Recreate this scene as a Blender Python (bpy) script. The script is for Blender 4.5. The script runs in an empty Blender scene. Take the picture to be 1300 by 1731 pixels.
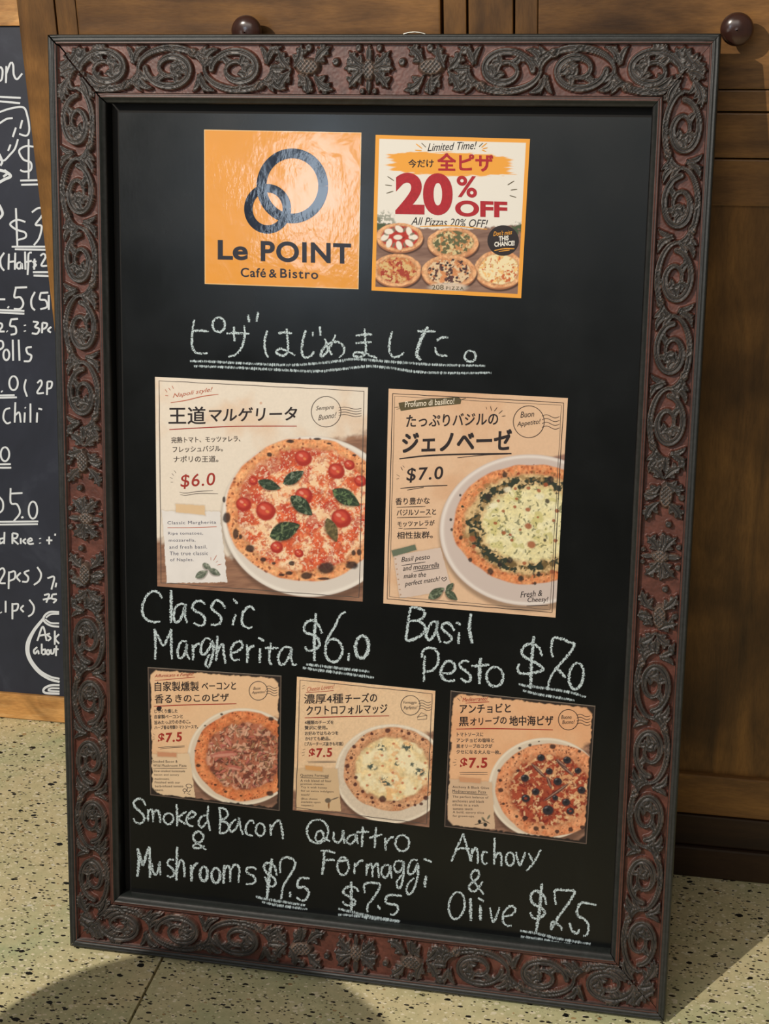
import bpy, math, random
import numpy as np
from mathutils import Matrix, Vector
random.seed(7)
SC = bpy.context.scene
COL = SC.collection

# ------------------------------------------------------------------ camera
CAM_H, YAW, PITCH, ROLL, F = 1.41299946, -0.22169729, 0.41132332, -0.03205229, 2726.09
BX, BY, PSI, LEAN, BH, YC = -0.42828031, 1.63444449, -0.01156566, 0.21015423, 1.19454121, 1.94852582
BW, BT = 0.8, 0.03
def cam_axes():
    cy, sy, cp, sp = math.cos(YAW), math.sin(YAW), math.cos(PITCH), math.sin(PITCH)
    f = np.array([sy*cp, cy*cp, -sp]); r = np.array([cy, -sy, 0.]); u = np.cross(r, f)
    cr, sr = math.cos(ROLL), math.sin(ROLL)
    return cr*r+sr*u, -sr*r+cr*u, f
CR, CU, CF = cam_axes()
CAMP = np.array([0., 0., CAM_H])
cd = bpy.data.cameras.new('camera'); co = bpy.data.objects.new('camera', cd); COL.objects.link(co)
M = Matrix.Identity(4)
for i in range(3):
    M[i][0] = CR[i]; M[i][1] = CU[i]; M[i][2] = -CF[i]; M[i][3] = CAMP[i]
co.matrix_world = M
cd.sensor_fit = 'VERTICAL'; cd.sensor_height = 24; cd.sensor_width = 18.02; cd.lens = F/1731*24
cd.clip_start = 0.05
SC.camera = co
SC.view_settings.view_transform = 'Standard'; SC.view_settings.look = 'None'
SC.view_settings.exposure = 0.0; SC.view_settings.gamma = 1; SC.view_settings.use_curve_mapping = False

# ------------------------------------------------------------------ light
w = bpy.data.worlds.new('world'); SC.world = w; w.use_nodes = True
w.node_tree.nodes['Background'].inputs[0].default_value = (1.0, 0.92, 0.80, 1)
w.node_tree.nodes['Background'].inputs[1].default_value = 0.15
def aim(o, p):
    d = Vector(p)-o.location
    o.rotation_euler = d.to_track_quat('-Z', 'Y').to_euler()
def area(name, loc, target, sx, sy, power, col, spread=None):
    l = bpy.data.lights.new(name, 'AREA'); l.shape = 'RECTANGLE'; l.size = sx; l.size_y = sy
    l.energy = power; l.color = col
    if spread: l.spread = spread
    o = bpy.data.objects.new(name, l); COL.objects.link(o); o.location = loc; aim(o, target); return o
def spot(name, loc, target, power, col, deg, blend=0.15, r=0.03):
    l = bpy.data.lights.new(name, 'SPOT'); l.energy = power; l.color = col; l.spot_size = math.radians(deg)
    l.spot_blend = blend; l.shadow_soft_size = r
    o = bpy.data.objects.new(name, l); COL.objects.link(o); o.location = loc; aim(o, target); return o
spot('key_downlight', (-1.78, -0.55, 2.75), (-0.6, 1.6, 0.5), 330, (1.0, 0.915, 0.80), 62, 0.4, 0.018)
area('soft_front_fill', (-0.5, -0.9, 2.5), (-0.45, 1.8, 0.6), 1.6, 0.9, 13, (1.0, 0.92, 0.82))  # added soft fill for the overall light, not an actual ceiling panel
area('window_light', (-1.165, -0.4890, 1.4593), (-0.5032, 1.8674, 0.9890), 0.21, 0.31, 3.0, (0.70, 0.84, 1.0))
area('board_sheen_fill', (-1.0, -3.0, 2.45), (-0.45, 1.7, 1.1), 3.4, 1.6, 14, (0.86, 0.96, 1.0))  # area light added behind the camera to lighten the panel's upper part; no known shopfront

# ------------------------------------------------------------------ frames
def board_axes():
    ex = np.array([math.cos(PSI), math.sin(PSI), 0.])
    n = np.array([math.sin(PSI), -math.cos(PSI), 0.])
    ey = math.cos(LEAN)*np.array([0, 0, 1.])-math.sin(LEAN)*n
    return np.array([BX, BY, BT*math.sin(LEAN)]), ex, ey, np.cross(ex, ey)
BC, BE, BU, BN = board_axes()
def mat4(c, x, y, z):
    m = Matrix.Identity(4)
    for i in range(3):
        m[i][0] = x[i]; m[i][1] = y[i]; m[i][2] = z[i]; m[i][3] = c[i]
    return m
BM = mat4(BC, BE, BU, BN)
# slate of the neighbouring board
LLEAN = math.radians(9)
LC = np.array([-1.40, 2.205, 0.012*math.sin(LLEAN)])
LE = np.array([1., 0, 0]); LU = np.array([0, math.sin(LLEAN), math.cos(LLEAN)]); LN = np.cross(LE, LU)
LM = mat4(LC, LE, LU, LN)
def rays(u, v):
    u = np.asarray(u, float); v = np.asarray(v, float)
    return CF+np.multiply.outer((u-650)/F, CR)-np.multiply.outer((v-865.5)/F, CU)
def on_plane(u, v, C, X, Y, N, d):
    """where a point measured in the photograph lies on a plane, in that plane's own metres"""
    r = rays(u, v); t = ((C+N*d-CAMP)@N)/(r@N)
    P = CAMP+r*t[..., None]-C
    return np.stack([P@X, P@Y, np.full(t.shape, d)], -1)
def onb(u, v, d): return on_plane(u, v, BC, BE, BU, BN, d)
def onl(u, v, d): return on_plane(u, v, LC, LE, LU, LN, d)

# ------------------------------------------------------------------ materials
def lin(c):
    if isinstance(c, str):
        c = c.lstrip('#'); c = [int(c[i:i+2], 16)/255 for i in (0, 2, 4)]
    return tuple((x/12.92 if x <= .04045 else ((x+.055)/1.055)**2.4) for x in c)
class NT:
    def __init__(s, name, rough=.5, spec=.5):
        s.m = bpy.data.materials.new(name); s.m.use_nodes = True; s.t = s.m.node_tree
        s.b = s.t.nodes['Principled BSDF']; s.b.inputs['Roughness'].default_value = rough
        s.b.inputs['Specular IOR Level'].default_value = spec
    def n(s, typ, ins=None, **kw):
        nd = s.t.nodes.new(typ)
        for k, v in kw.items(): setattr(nd, k, v)
        for k, v in (ins or {}).items():
            if isinstance(v, bpy.types.NodeSocket): s.t.links.new(v, nd.inputs[k])
            else: nd.inputs[k].default_value = v
        return nd
    def link(s, a, b): s.t.links.new(a, b)
    def coord(s, kind='Object', scale=(1, 1, 1), rot=(0, 0, 0), loc=(0, 0, 0)):
        c = s.n('ShaderNodeTexCoord'); m = s.n('ShaderNodeMapping', {'Vector': c.outputs[kind]})
        m.inputs['Scale'].default_value = scale; m.inputs['Rotation'].default_value = rot; m.inputs['Location'].default_value = loc
        return m.outputs[0]
    def noise(s, vec, scale, detail=4, rough=.55, dist=0):
        return s.n('ShaderNodeTexNoise', {'Vector': vec, 'Scale': scale, 'Detail': detail, 'Roughness': rough, 'Distortion': dist}).outputs['Fac']
    def ramp(s, fac, stops, interp='LINEAR'):
        r = s.n('ShaderNodeValToRGB', {'Fac': fac}); e = r.color_ramp.elements; r.color_ramp.interpolation = interp
        for i, (p, c) in enumerate(stops):
            if i >= len(e): e.new(p)
            e[i].position = p
            c = lin(c) if isinstance(c, str) else c
            e[i].color = (*c[:3], 1) if hasattr(c, '__len__') else (c, c, c, 1)
        return r.outputs[0]
    def mix(s, f, a, b, typ='MIX'):
        m = s.n('ShaderNodeMix', data_type='RGBA', blend_type=typ)
        for k, v in ((0, f), (6, a), (7, b)):
            if isinstance(v, bpy.types.NodeSocket): s.link(v, m.inputs[k])
            else: m.inputs[k].default_value = v if k == 0 else ((*lin(v), 1) if isinstance(v, str) else (*v[:3], 1))
        return m.outputs[2]
    def math(s, op, a, b=0., c=0.):
        m = s.n('ShaderNodeMath', operation=op)
        for i, v in enumerate((a, b, c)):
            if isinstance(v, bpy.types.NodeSocket): s.link(v, m.inputs[i])
            else: m.inputs[i].default_value = v
        return m.outputs[0]
    def bump(s, h, strength=.3, dist=.001):
        b = s.n('ShaderNodeBump', {'Height': h, 'Strength': strength, 'Distance': dist}); s.link(b.outputs[0], s.b.inputs['Normal'])
    def color(s, c):
        if isinstance(c, bpy.types.NodeSocket): s.link(c, s.b.inputs['Base Color'])
        else: s.b.inputs['Base Color'].default_value = (*lin(c), 1)
def plain(name, c, rough=.5, spec=.5):
    t = NT(name, rough, spec)
    n = t.noise(t.coord(), 400, 2)
    r, g, b = lin(c)
    t.color(t.ramp(n, [(0.3, (r*.86, g*.86, b*.86)), (.7, (r*1.08, g*1.08, b*1.08))])); return t.m
MAT = {}
def wood(name, dark, mid, light, axis='X', rough=.42, sc=1.0):
    t = NT(name, rough, .4)
    s = {'X': (1.2, 7, 7), 'Z': (7, 7, 1.2)}[axis]
    v = t.coord('Object', s)
    n1 = t.noise(v, 3.0*sc, 6, .6, 1.2)
    n2 = t.noise(t.coord('Object'), 4.5*sc, 3, .5, .8)
    fine = t.noise(t.coord('Object', tuple(k*6 for k in s)), 12, 3, .6)
    c = t.ramp(n1, [(.25, dark), (.5, mid), (.78, light)])
    c2 = t.ramp(n2, [(.34, (.42, .39, .36)), (.58, (1.2, 1.17, 1.1))])
    c = t.mix(1.0, c, c2, 'MULTIPLY')
    c = t.mix(.5, c, t.ramp(fine, [(.3, (.6, .58, .55)), (.6, (1, 1, 1))]), 'MULTIPLY')
    t.color(c); t.bump(fine, .15, .0005); return t.m
MAT['cab'] = wood('cabinet_wood_horizontal', '#4e361e', '#7e5a34', '#a0743f', 'X')
MAT['cabv'] = wood('cabinet_wood_vertical', '#50371d', '#7e5a30', '#a0723c', 'Z')
MAT['cabd'] = wood('cabinet_base_wood', '#20140e', '#342216', '#42301e', 'X')
MAT['oak'] = wood('pale_oak_moulding', '#b27f49', '#c99659', '#dcb077', 'X', .5, 3)
t = NT('dark_turned_knob', .22, .6); t.color(t.ramp(t.noise(t.coord(), 30, 3), [(.3, '#2c1a16'), (.7, '#452a22')])); MAT['knob'] = t.m
MAT['gap'] = plain('dark_interior', '#0d0a08', .8)

def terrazzo():
    t = NT('terrazzo', .38, .45)
    v = t.coord('Object')
    big = t.noise(v, 3.2, 4, .6, .5)
    base = t.ramp(big, [(.30, '#9cbc90'), (.43, '#c9cb9c'), (.56, '#e6d6a8'), (.72, '#c8c490')])
    base = t.mix(.35, base, t.ramp(t.noise(v, 60, 4, .7), [(.3, '#b3ab7c'), (.7, '#fff0c4')]))
    def chips(sc, thr, prob, cols, off, stretch=(1, 1, 1), rot=0.):
        nv = t.n('ShaderNodeTexNoise', {'Vector': v, 'Scale': sc*2.2, 'Detail': 2.0})
        vv = t.n('ShaderNodeVectorMath', {0: t.coord('Object', stretch, (0, 0, rot), off), 1: (0, 0, 0)}, operation='ADD')
        dv = t.n('ShaderNodeVectorMath', {0: nv.outputs['Color'], 'Scale': .55/sc}, operation='SCALE')
        t.link(dv.outputs[0], vv.inputs[1])
        vo = t.n('ShaderNodeTexVoronoi', {'Vector': vv.outputs[0], 'Scale': sc}, voronoi_dimensions='3D')
        r = t.n('ShaderNodeSeparateColor', {0: vo.outputs['Color']})
        lim = t.math('MULTIPLY', t.math('POWER', r.outputs[1], 1.6), thr)
        inside = t.math('LESS_THAN', vo.outputs['Distance'], lim)
        pres = t.math('LESS_THAN', r.outputs[0], prob)
        return t.math('MULTIPLY', inside, pres), r.outputs[2]
    for sc, thr, prob, cols, off, st, ro in (
        (230, .62, .50, ['#fff4d4', '#a89f74', '#857b58'], (1, 2, 0), (1, 1.6, 1), .4),
        (120, .55, .26, ['#f4e9c9', '#b99b6c', '#f2ecdc'], (5, 2, 0), (1, 1.5, 1), 1.3),
        (210, .60, .24, ['#3a352a', '#4c4838', '#2a2822'], (9, 4, 0), (1.0, 1.9, 1), .7),
        (120, .55, .26, ['#2a2622', '#302d28', '#3f3a30'], (3, 7, 0), (1, 2.1, 1), .1),
        (74, .44, .17, ['#1a1a18', '#232220', '#cfc9b6'], (8, 1, 0), (1, 1.5, 1), .5)):
        m, rnd = chips(sc, thr, prob, cols, off, st, ro)
        cc = t.ramp(rnd, [(0, cols[0]), (.5, cols[1]), (.9, cols[2])], 'CONSTANT')
        base = t.mix(m, base, cc)
    t.color(base); t.bump(t.noise(v, 30, 2), .04, .001); return t.m
MAT['terrazzo'] = terrazzo()
t = NT('blackboard_paint', .30, .34)
v = t.coord('Object'); n = t.noise(t.coord('Object', (6, 1.2, 1)), 3, 5, .6, .6)
t.color(t.ramp(n, [(.3, '#070909'), (.6, '#0b0d0d'), (.8, '#111414')]))
t.link(t.ramp(t.noise(v, 9, 4), [(.3, .20), (.7, .30)]), t.b.inputs['Roughness'])
t.bump(t.noise(t.coord('Object', (3, 1, 1)), 90, 3), .06, .0006); MAT['board'] = t.m
t = NT('slate_paint', .42, .4)
n = t.noise(t.coord('Object', (1.5, 1, 1)), 5, 5, .65, .5)
t.color(t.ramp(n, [(.3, '#272b37'), (.55, '#2f3341'), (.75, '#454a58')])); MAT['slate'] = t.m
def chalkmat(name, col, lo, hi, sc, streak=False):
    t = NT(name, .95, .1); t.color(col)
    uv = t.n('ShaderNodeUVMap'); uv.uv_map = 'UVMap'
    sep = t.n('ShaderNodeSeparateXYZ', {0: uv.outputs[0]})
    a = t.math('ABSOLUTE', sep.outputs[1]); a = t.math('POWER', a, 3.0)
    if streak:
        cv = t.n('ShaderNodeMapping', {'Vector': uv.outputs[0]}); cv.inputs['Scale'].default_value = (1.0, .33, 1); cv.inputs['Rotation'].default_value = (0, 0, .5)
        n = t.noise(cv.outputs[0], .85, 3, .6)
    else:
        n = t.noise(t.coord('Object'), sc, 3, .65)
    x = t.math('SUBTRACT', n, t.math('MULTIPLY', a, .22))
    al = t.n('ShaderNodeMapRange', {'Value': x, 'From Min': lo, 'From Max': hi}).outputs[0]
    t.link(al, t.b.inputs['Alpha']); return t.m
MAT['chalk'] = chalkmat('chalk', '#c9d8dd', .37, .49, 560)
MAT['chalk_streak'] = chalkmat('chalk_streak', '#c4d4da', .42, .56, 600, True)
MAT['marker'] = chalkmat('white_chalk_marker', '#e4eaf0', .02, .2, 300)
def printed(name, rough, bump=0, coat=0):
    t = NT(name, rough, .4)
    a = t.n('ShaderNodeAttribute', attribute_name='col'); t.color(a.outputs['Color'])
    if bump:
        v = t.coord('Object')
        h = t.noise(v, 26, 3, .5, .4); h2 = t.noise(t.coord('Object', (1, .45, 1), (0, 0, .6)), 210, 3, .6)
        m = t.ramp(t.noise(v, 17, 2), [(.42, 0.), (.56, 1.)])
        t.bump(t.math('ADD', h, t.math('MULTIPLY', t.math('MULTIPLY', h2, m), .45)), bump, .0012)
    if coat: t.b.inputs['Coat Weight'].default_value = coat; t.b.inputs['Coat Roughness'].default_value = .06
    return t.m
MAT['print'] = printed('printed_paper', .6)
MAT['print_gloss'] = printed('laminated_print', .10, .35)
def ink(name, c, rough=.55): MAT[name] = plain('ink_'+name, c, rough, .3)
ink('black', '#2a2224'); ink('grey', '#5a504a'); ink('red', '#a3332a'); ink('crimson', '#b01f2c'); ink('softred', '#c06a50')
ink('white', '#f3efe6'); ink('orange', '#f0a63a'); ink('olive', '#5b5136'); ink('cream', '#efe3cf'); ink('green', '#4a5a44'); ink('blueink', '#6a6a7a')
t = NT('glossy_navy_ink', .08, .34); t.color('#101a2e')
v = t.coord('Object'); h = t.noise(v, 26, 3, .5, .4); h2 = t.noise(t.coord('Object', (1, .45, 1), (0, 0, .6)), 210, 3, .6)
m_ = t.ramp(t.noise(v, 17, 2), [(.42, 0.), (.56, 1.)])
t.bump(t.math('ADD', h, t.math('MULTIPLY', t.math('MULTIPLY', h2, m_), .45)), .35, .0012); MAT['navy'] = t.m
t = NT('glossy_dark_ink', .3, .25); t.color('#2b2a33'); MAT['darkgloss'] = t.m

# ------------------------------------------------------------------ object helpers
def empty(name, mw, label=None, cat=None, group=None):
    o = bpy.data.objects.new(name, None); COL.objects.link(o); o.matrix_world = mw; o.empty_display_size = .05
    tag(o, label, cat, group); return o
def tag(o, label=None, cat=None, group=None, kind=None):
    for k, v in (('label', label), ('category', cat), ('group', group), ('kind', kind)):
        if v: o[k] = v
def link(name, me, mat, parent=None, mw=None):
    o = bpy.data.objects.new(name, me); COL.objects.link(o)
    if mat: me.materials.append(MAT[mat] if isinstance(mat, str) else mat)
    if parent: o.parent = parent
    if mw is not None: o.matrix_local = mw
    return o
def mesh(name, vs, fs, uv=None, col=None, smooth=False):
    me = bpy.data.meshes.new(name); me.from_pydata([tuple(map(float, v)) for v in vs], [], fs)
    if uv is not None:
        l = me.uv_layers.new(name='UVMap')
        idx = np.empty(len(me.loops), int); me.loops.foreach_get('vertex_index', idx)
        l.data.foreach_set('uv', np.asarray(uv, float)[idx].ravel())
    if smooth: me.shade_smooth()
    me.update(); return me
def grid(name, P, col=None, smooth=False):
    """P: (ny,nx,3)"""
    ny, nx = P.shape[:2]
    me = bpy.data.meshes.new(name)
    me.vertices.add(nx*ny); me.vertices.foreach_set('co', P.reshape(-1).astype(np.float32))
    i = np.arange(ny*nx).reshape(ny, nx)
    q = np.stack([i[:-1, :-1], i[:-1, 1:], i[1:, 1:], i[1:, :-1]], -1).reshape(-1, 4)
    me.loops.add(q.size); me.loops.foreach_set('vertex_index', q.ravel().astype(np.int32))
    me.polygons.add(len(q)); me.polygons.foreach_set('loop_start', (np.arange(len(q))*4).astype(np.int32))
    me.update(calc_edges=True); me.validate()
    if col is not None:
        a = me.color_attributes.new('col', 'FLOAT_COLOR', 'POINT')
        c = np.ones((ny*nx, 4), np.float32); c[:, :3] = col.reshape(-1, 3); a.data.foreach_set('color', c.ravel())
    if smooth: me.shade_smooth()
    return me
class MB:
    def __init__(s): s.v = []; s.f = []
    def add(s, vs, fs):
        b = len(s.v); s.v += [tuple(v) for v in vs]; s.f += [[i+b for i in f] for f in fs]
    def box(s, x0, x1, y0, y1, z0, z1, bev=0.):
        if bev <= 0:
            vs = [(x, y, z) for z in (z0, z1) for y in (y0, y1) for x in (x0, x1)]
            s.add(vs, [(0, 2, 3, 1), (4, 5, 7, 6), (0, 1, 5, 4), (2, 6, 7, 3), (0, 4, 6, 2), (1, 3, 7, 5)]); return
        import bmesh
        bm = bmesh.new(); bmesh.ops.create_cube(bm, size=1)
        for v in bm.verts: v.co = ((x0+x1)/2+v.co.x*(x1-x0), (y0+y1)/2+v.co.y*(y1-y0), (z0+z1)/2+v.co.z*(z1-z0))
        bmesh.ops.bevel(bm, geom=bm.edges[:], offset=bev, segments=2, affect='EDGES', profile=.6)
        bm.verts.index_update(); s.add([v.co[:] for v in bm.verts], [[v.index for v in f.verts] for f in bm.faces]); bm.free()
    def lathe(s, prof, axis_pt, n=24):
        """profile (dist along -Y, radius)"""
        x, y, z = axis_pt; vs = []; fs = []
        for (d, r) in prof:
            for k in range(n):
                a = 2*math.pi*k/n; vs.append((x+r*math.cos(a), y-d, z+r*math.sin(a)))
        for i in range(len(prof)-1):
            for k in range(n):
                k2 = (k+1) % n; fs.append((i*n+k, i*n+k2, (i+1)*n+k2, (i+1)*n+k))
        fs.append(tuple(range(n))); fs.append(tuple((len(prof)-1)*n+k for k in reversed(range(n))))
        s.add(vs, fs)
    def build(s, name, mat, parent=None, smooth=False, mw=None):
        me = mesh(name, s.v, s.f, smooth=smooth); return link(name, me, mat, parent, mw)

# ------------------------------------------------------------------ setting: floor of terrazzo slabs, back wall
fl = MB(); fl.box(-2.72, 2.32, -0.62, 3.42, -.05, -.022)
floor = fl.build('floor', 'gap'); tag(floor, kind='structure')
xs = [-2.698, -1.698, -.698, .302, 1.302, 2.302]; ys = [-.59, .41, 1.41, 2.41, 3.41]
slab = MB(); slab.box(.0017, .9983, .0017, .9983, -.022, 0, .0008); sm = mesh('floor_tile', slab.v, slab.f)
sm.materials.append(MAT['terrazzo'])
for i in range(5):
    for j in range(4):
        o = bpy.data.objects.new('floor_tile', sm); COL.objects.link(o); o.location = (xs[i], ys[j], 0); o.parent = floor
t = NT('painted_wall', .8, .3); t.color(t.ramp(t.noise(t.coord(), 6, 4), [(.3, '#7d6b56'), (.7, '#8b7963')])); MAT['wall'] = t.m
WY = 2.42
wb = MB(); wb.box(-2.7, 2.3, WY, WY+.1, -.02, 2.8); tag(wb.build('wall_back', 'wall'), kind='structure')

# ------------------------------------------------------------------ added round table, out of view, put here to shade the floor before the board
tb = empty('added_shadow_table', Matrix.Translation((-.905, .878, 0)), 'added out-of-view round table that casts the shadow across the floor at lower left', 'table')
def lathe_z(name, mat, prof):
    m = MB(); n = 48; vs = []; fs = []
    for r, z in prof:
        for k in range(n): vs.append((r*math.cos(2*math.pi*k/n), r*math.sin(2*math.pi*k/n), z))
    for i in range(len(prof)-1):
        for k in range(n): fs.append((i*n+k, i*n+(k+1) % n, (i+1)*n+(k+1) % n, (i+1)*n+k))
    fs.append(tuple(reversed(range(n)))); fs.append(tuple((len(prof)-1)*n+k for k in range(n)))
    m.add(vs, fs); return m.build(name, mat, tb, True)
lathe_z('table_top', 'cab', [(.205, .695), (.218, .698), (.222, .712), (.216, .72)])
lathe_z('column', 'knob', [(.03, .02), (.022, .06), (.022, .62), (.05, .6945)])
lathe_z('base', 'knob', [(.21, .0), (.21, .008), (.12, .018), (.035, .03)])

# ------------------------------------------------------------------ cabinet
cab = empty('cabinet', Matrix.Translation((-.30, YC, 0)), 'large brown wooden sideboard with round dark knobs behind the framed menu board', 'cabinet')
def part(name, mat, x0, x1, z0, z1, y0, y1, bev=.0015, parent=cab):
    m = MB(); m.box(x0+.30, x1+.30, y0, y1, z0, z1, bev); return m.build(name, mat, parent)
XL, XR, CT, CD = -.887, .30, 1.42, .42
part('carcass', 'gap', XL+.01, XR-.01, .02, CT-.02, .03, CD, .001)
part('side_panel', 'cabv', XL, XL+.018, .0, CT, .0215, CD)
part('side_panel', 'cabv', XR-.018, XR, .0, CT, .0215, CD)
part('cabinet_top', 'cab', XL-.02, XR+.02, CT, CT+.03, -.02, CD+.01, .004)
part('stile', 'cabv', XL, -.838, .104, CT, .0, .021)
part('stile', 'cabv', -.3190, -.2660, .104, CT, .0, .021)
part('stile', 'cabv', .262, XR, .104, CT, .0, .021)
for x0, x1 in ((-.8368, -.3205), (-.2645, .2605)):
    part('rail', 'cab', x0, x1, 1.0235, 1.0755, .0005, .021)
    part('rail', 'cab', x0, x1, 1.0775, 1.1015, .001, .021)
    part('rail', 'cab', x0, x1, 1.370, CT, .001, .021)
    d = part('drawer', 'cab', x0+.0278, x1-.0318, 1.1030, 1.368, -.0005, .020, .002)
    part('drawer_edge', 'cabv', x0+.001, x0+.0272, 1.1030, 1.368, -.0003, .020, .001, d)
    part('drawer_edge', 'cabv', x1-.0280, x1-.001, 1.1030, 1.368, -.0003, .020, .001, d)
    k = MB(); cx = (x0+x1)/2; cz = 1.1730
    if x0 > -.5: cx = -.0086
    else: cx = -.5838
    k.lathe([(-.002, .0085), (.010, .0075), (.014, .0078), (.0175, .013), (.021, .0165), (.025, .0187), (.029, .0180), (.032, .0150), (.0342, .0095), (.0350, .004), (.0351, .0008)], (cx+.30, 0, cz), 32)
    ko = k.build('knob', 'knob', d, True)
    mid = (x0+x1)/2
    # door: framed panel below
    dr = bpy.data.objects.new('door', None); COL.objects.link(dr); dr.parent = cab; dr.location = (0, 0, 0)
    def dp(name, mat, a, b, c, e, y0, y1, bev=.0015): return part(name, mat, a, b, c, e, y0, y1, bev, dr)
    dp('door_rail', 'cab', x0+.001, x1-.001, .9665, 1.0215, .001, .021)
    dp('door_rail', 'cab', x0+.001, x1-.001, .1045, .169, .001, .021, .003)
    dp('door_stile', 'cabv', x0+.001, x0+.058, .1692, .9663, .001, .021)
    dp('door_stile', 'cabv', x1-.058, x1-.001, .1692, .9663, .001, .021)
    dp('door_panel', 'cabv', x0+.055, x1-.055, .165, .970, .009, .016)
part('plinth', 'cabd', XL, XR, .052, .1025, .001, .03, .003)
part('base_moulding', 'cabd', XL, XR, .0, .0515, -.003, .03, .004)

# ------------------------------------------------------------------ raster helpers
def vnoise(X, Y, sc, seed):
    rs = np.random.RandomState(seed); T = rs.rand(64, 64).astype(np.float32)
    x = X/sc; y = Y/sc; xi = np.floor(x).astype(int); yi = np.floor(y).astype(int)
    fx = x-xi; fy = y-yi; fx = fx*fx*(3-2*fx); fy = fy*fy*(3-2*fy)
    g = lambda a, b: T[(yi+b) % 64, (xi+a) % 64]
    return (g(0, 0)*(1-fx)+g(1, 0)*fx)*(1-fy)+(g(0, 1)*(1-fx)+g(1, 1)*fx)*fy
def fbm(X, Y, sc, seed, oct=3):
    a = 0; t = 0; k = 1.
    for i in range(oct):
        an = .6+1.1*i+seed*.37; ca, sa = math.cos(an), math.sin(an); Xr, Yr = X*ca-Y*sa, X*sa+Y*ca; s_ = sc/2**i
        wx = vnoise(Xr+91, Yr+17, s_*1.3, seed+i+50)-.5
        a = a+k*vnoise(Xr+wx*s_*.9, Yr-wx*s_*.8, s_, seed+i*7); t += k; k *= .6
    return a/t
def sst(a, b, x): t = np.clip((x-a)/(b-a), 0, 1); return t*t*(3-2*t)
def C3(c): return np.array(lin(c))
def over(img, mask, c):
    c = C3(c) if isinstance(c, str) else c
    m = mask[..., None]; return img*(1-m)+c*m
def rot(X, Y, cx, cy, deg):
    a = math.radians(deg); dx = X-cx; dy = Y-cy
    return dx*math.cos(a)+dy*math.sin(a), -dx*math.sin(a)+dy*math.cos(a)
def ell(X, Y, cx, cy, rx, ry, deg=0, soft=.12, wob=0, seed=0):
    a, b = rot(X, Y, cx, cy, deg); q = np.sqrt((a/rx)**2+(b/ry)**2)
    if wob: q = q*(1+wob*(fbm(X, Y, max(rx, ry)*.5, seed)-.5)*2)
    return 1-sst(1-soft, 1+soft*.3, q)

# ------------------------------------------------------------------ the carved frame
UNIT = .0242
def teardrop(p0, p1, bend, wmax, n=9):
    p0 = np.array(p0, float); p1 = np.array(p1, float); d = p1-p0; nrm = np.array([-d[1], d[0]])
    u = np.linspace(0, 1, n); pts = p0+np.outer(u, d)+np.outer(np.sin(u*math.pi)*bend, nrm)
    r = wmax*(.30+.80*np.sin(np.clip(u*1.05, 0, 1)*math.pi*.75+.1)**1.2)*(1-u**4*.70)
    return pts, r
def acanthus(S, base, deg, ln, curl, k=4, w=.13, rng=None):
    """a leaf of k lobes fanning off one curved midrib"""
    a = math.radians(deg); d = np.array([math.cos(a), math.sin(a)]); n = np.array([-d[1], d[0]]); base = np.array(base, float)
    tip = base+d*ln
    k = max(2, k-1); w = w*1.28
    for i in range(k):
        u = .10+.70*i/k; p = base+d*ln*u+n*curl*ln*math.sin(u*math.pi)
        for sd in (-1, 1):
            L_ = ln*(.50-.05*i)*(1 if sd*curl > 0 else .85); q = p+(d*.80+n*sd*.72)*L_
            S.append(teardrop(p, q, -.22*sd, w))
    S.append(teardrop(base, tip, curl, w*1.25))
def motif_volute(S, c, P, sg, rng):
    # stem passing over the volute
    ph = np.linspace(math.pi*1.04, -.04*math.pi, 17)
    # filling leaves first, stems over them
    x = c+P/2
    for b, q, bend, w_ in (((x-.35, -sg*.25), (x-.62, -sg*.93), .18*sg, .155), ((x-.25, -sg*.25), (x-.05, -sg*.96), .12*sg, .175), ((x-.2, -sg*.2), (x+.50, -sg*.90), -.22*sg, .175),
                           ((x-.1, sg*.15), (x+.12, sg*.93), .18*sg, .17), ((x, sg*.1), (x+.72, sg*.80), .25*sg, .18), ((x, sg*.0), (x+.95, sg*.36), .2*sg, .15)):
        S.append(teardrop(b, q, bend, w_))
    n = 38; th = np.linspace(0, 2*math.pi*1.34, n); f = th/th[-1]
    rr = 1.0-.70*f**.95
    pts = np.stack([c-.02-1.34*rr*np.cos(th)*(1-.06*f), -sg*.84*rr*np.sin(th)], 1)
    # lobes hanging inside the curl
    for th0, ln, dg in ((.9, .62, 40), (1.9, .66, 38), (2.9, .66, 36), (4.0, .55, 36)):
        i = int(th0/th[-1]*n); p = pts[i]; d = pts[min(i+2, n-1)]-pts[i]; a0 = math.degrees(math.atan2(d[1], d[0]))
        inward = 1 if np.cross(d, np.array([c, 0])-p) > 0 else -1
        a = math.radians(a0+inward*dg); q = p+np.array([math.cos(a), math.sin(a)])*ln
        S.append(teardrop(p, q, .26*inward, .185))
    S.append((pts, .17-.06*f+.05*np.exp(-((f-.45)/.2)**2)))
    e = pts[-1]; d = pts[-1]-pts[-3]; a0 = math.degrees(math.atan2(d[1], d[0]))
    for da, ln in ((-40, .36), (25, .42), (90, .36)): 
        a = math.radians(a0+da); S.append(teardrop(e, e+np.array([math.cos(a), math.sin(a)])*ln, .15, .16))
    S.append((np.stack([c+P/2*1.0*np.cos(ph), sg*.86*np.sin(ph)], 1), .10+.07*np.sin(np.linspace(0, math.pi, 17))))
    for u_ in (.45, .8):
        i = int(u_*16); p = np.array([c+P/2*math.cos(ph[i]), sg*.86*math.sin(ph[i])]); S.append(teardrop(p, p+np.array([.55, -sg*.18]), .18*sg, .15))
    S.append(('bud', (x-.62, sg*.66), .30, .22))
    for dx, dy in ((-.2, .2), (.28, .1)): S.append(teardrop((x-.55, sg*.5), (x-.55+dx*1.6, sg*(.5+dy*2)), .1, .10))
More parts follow.
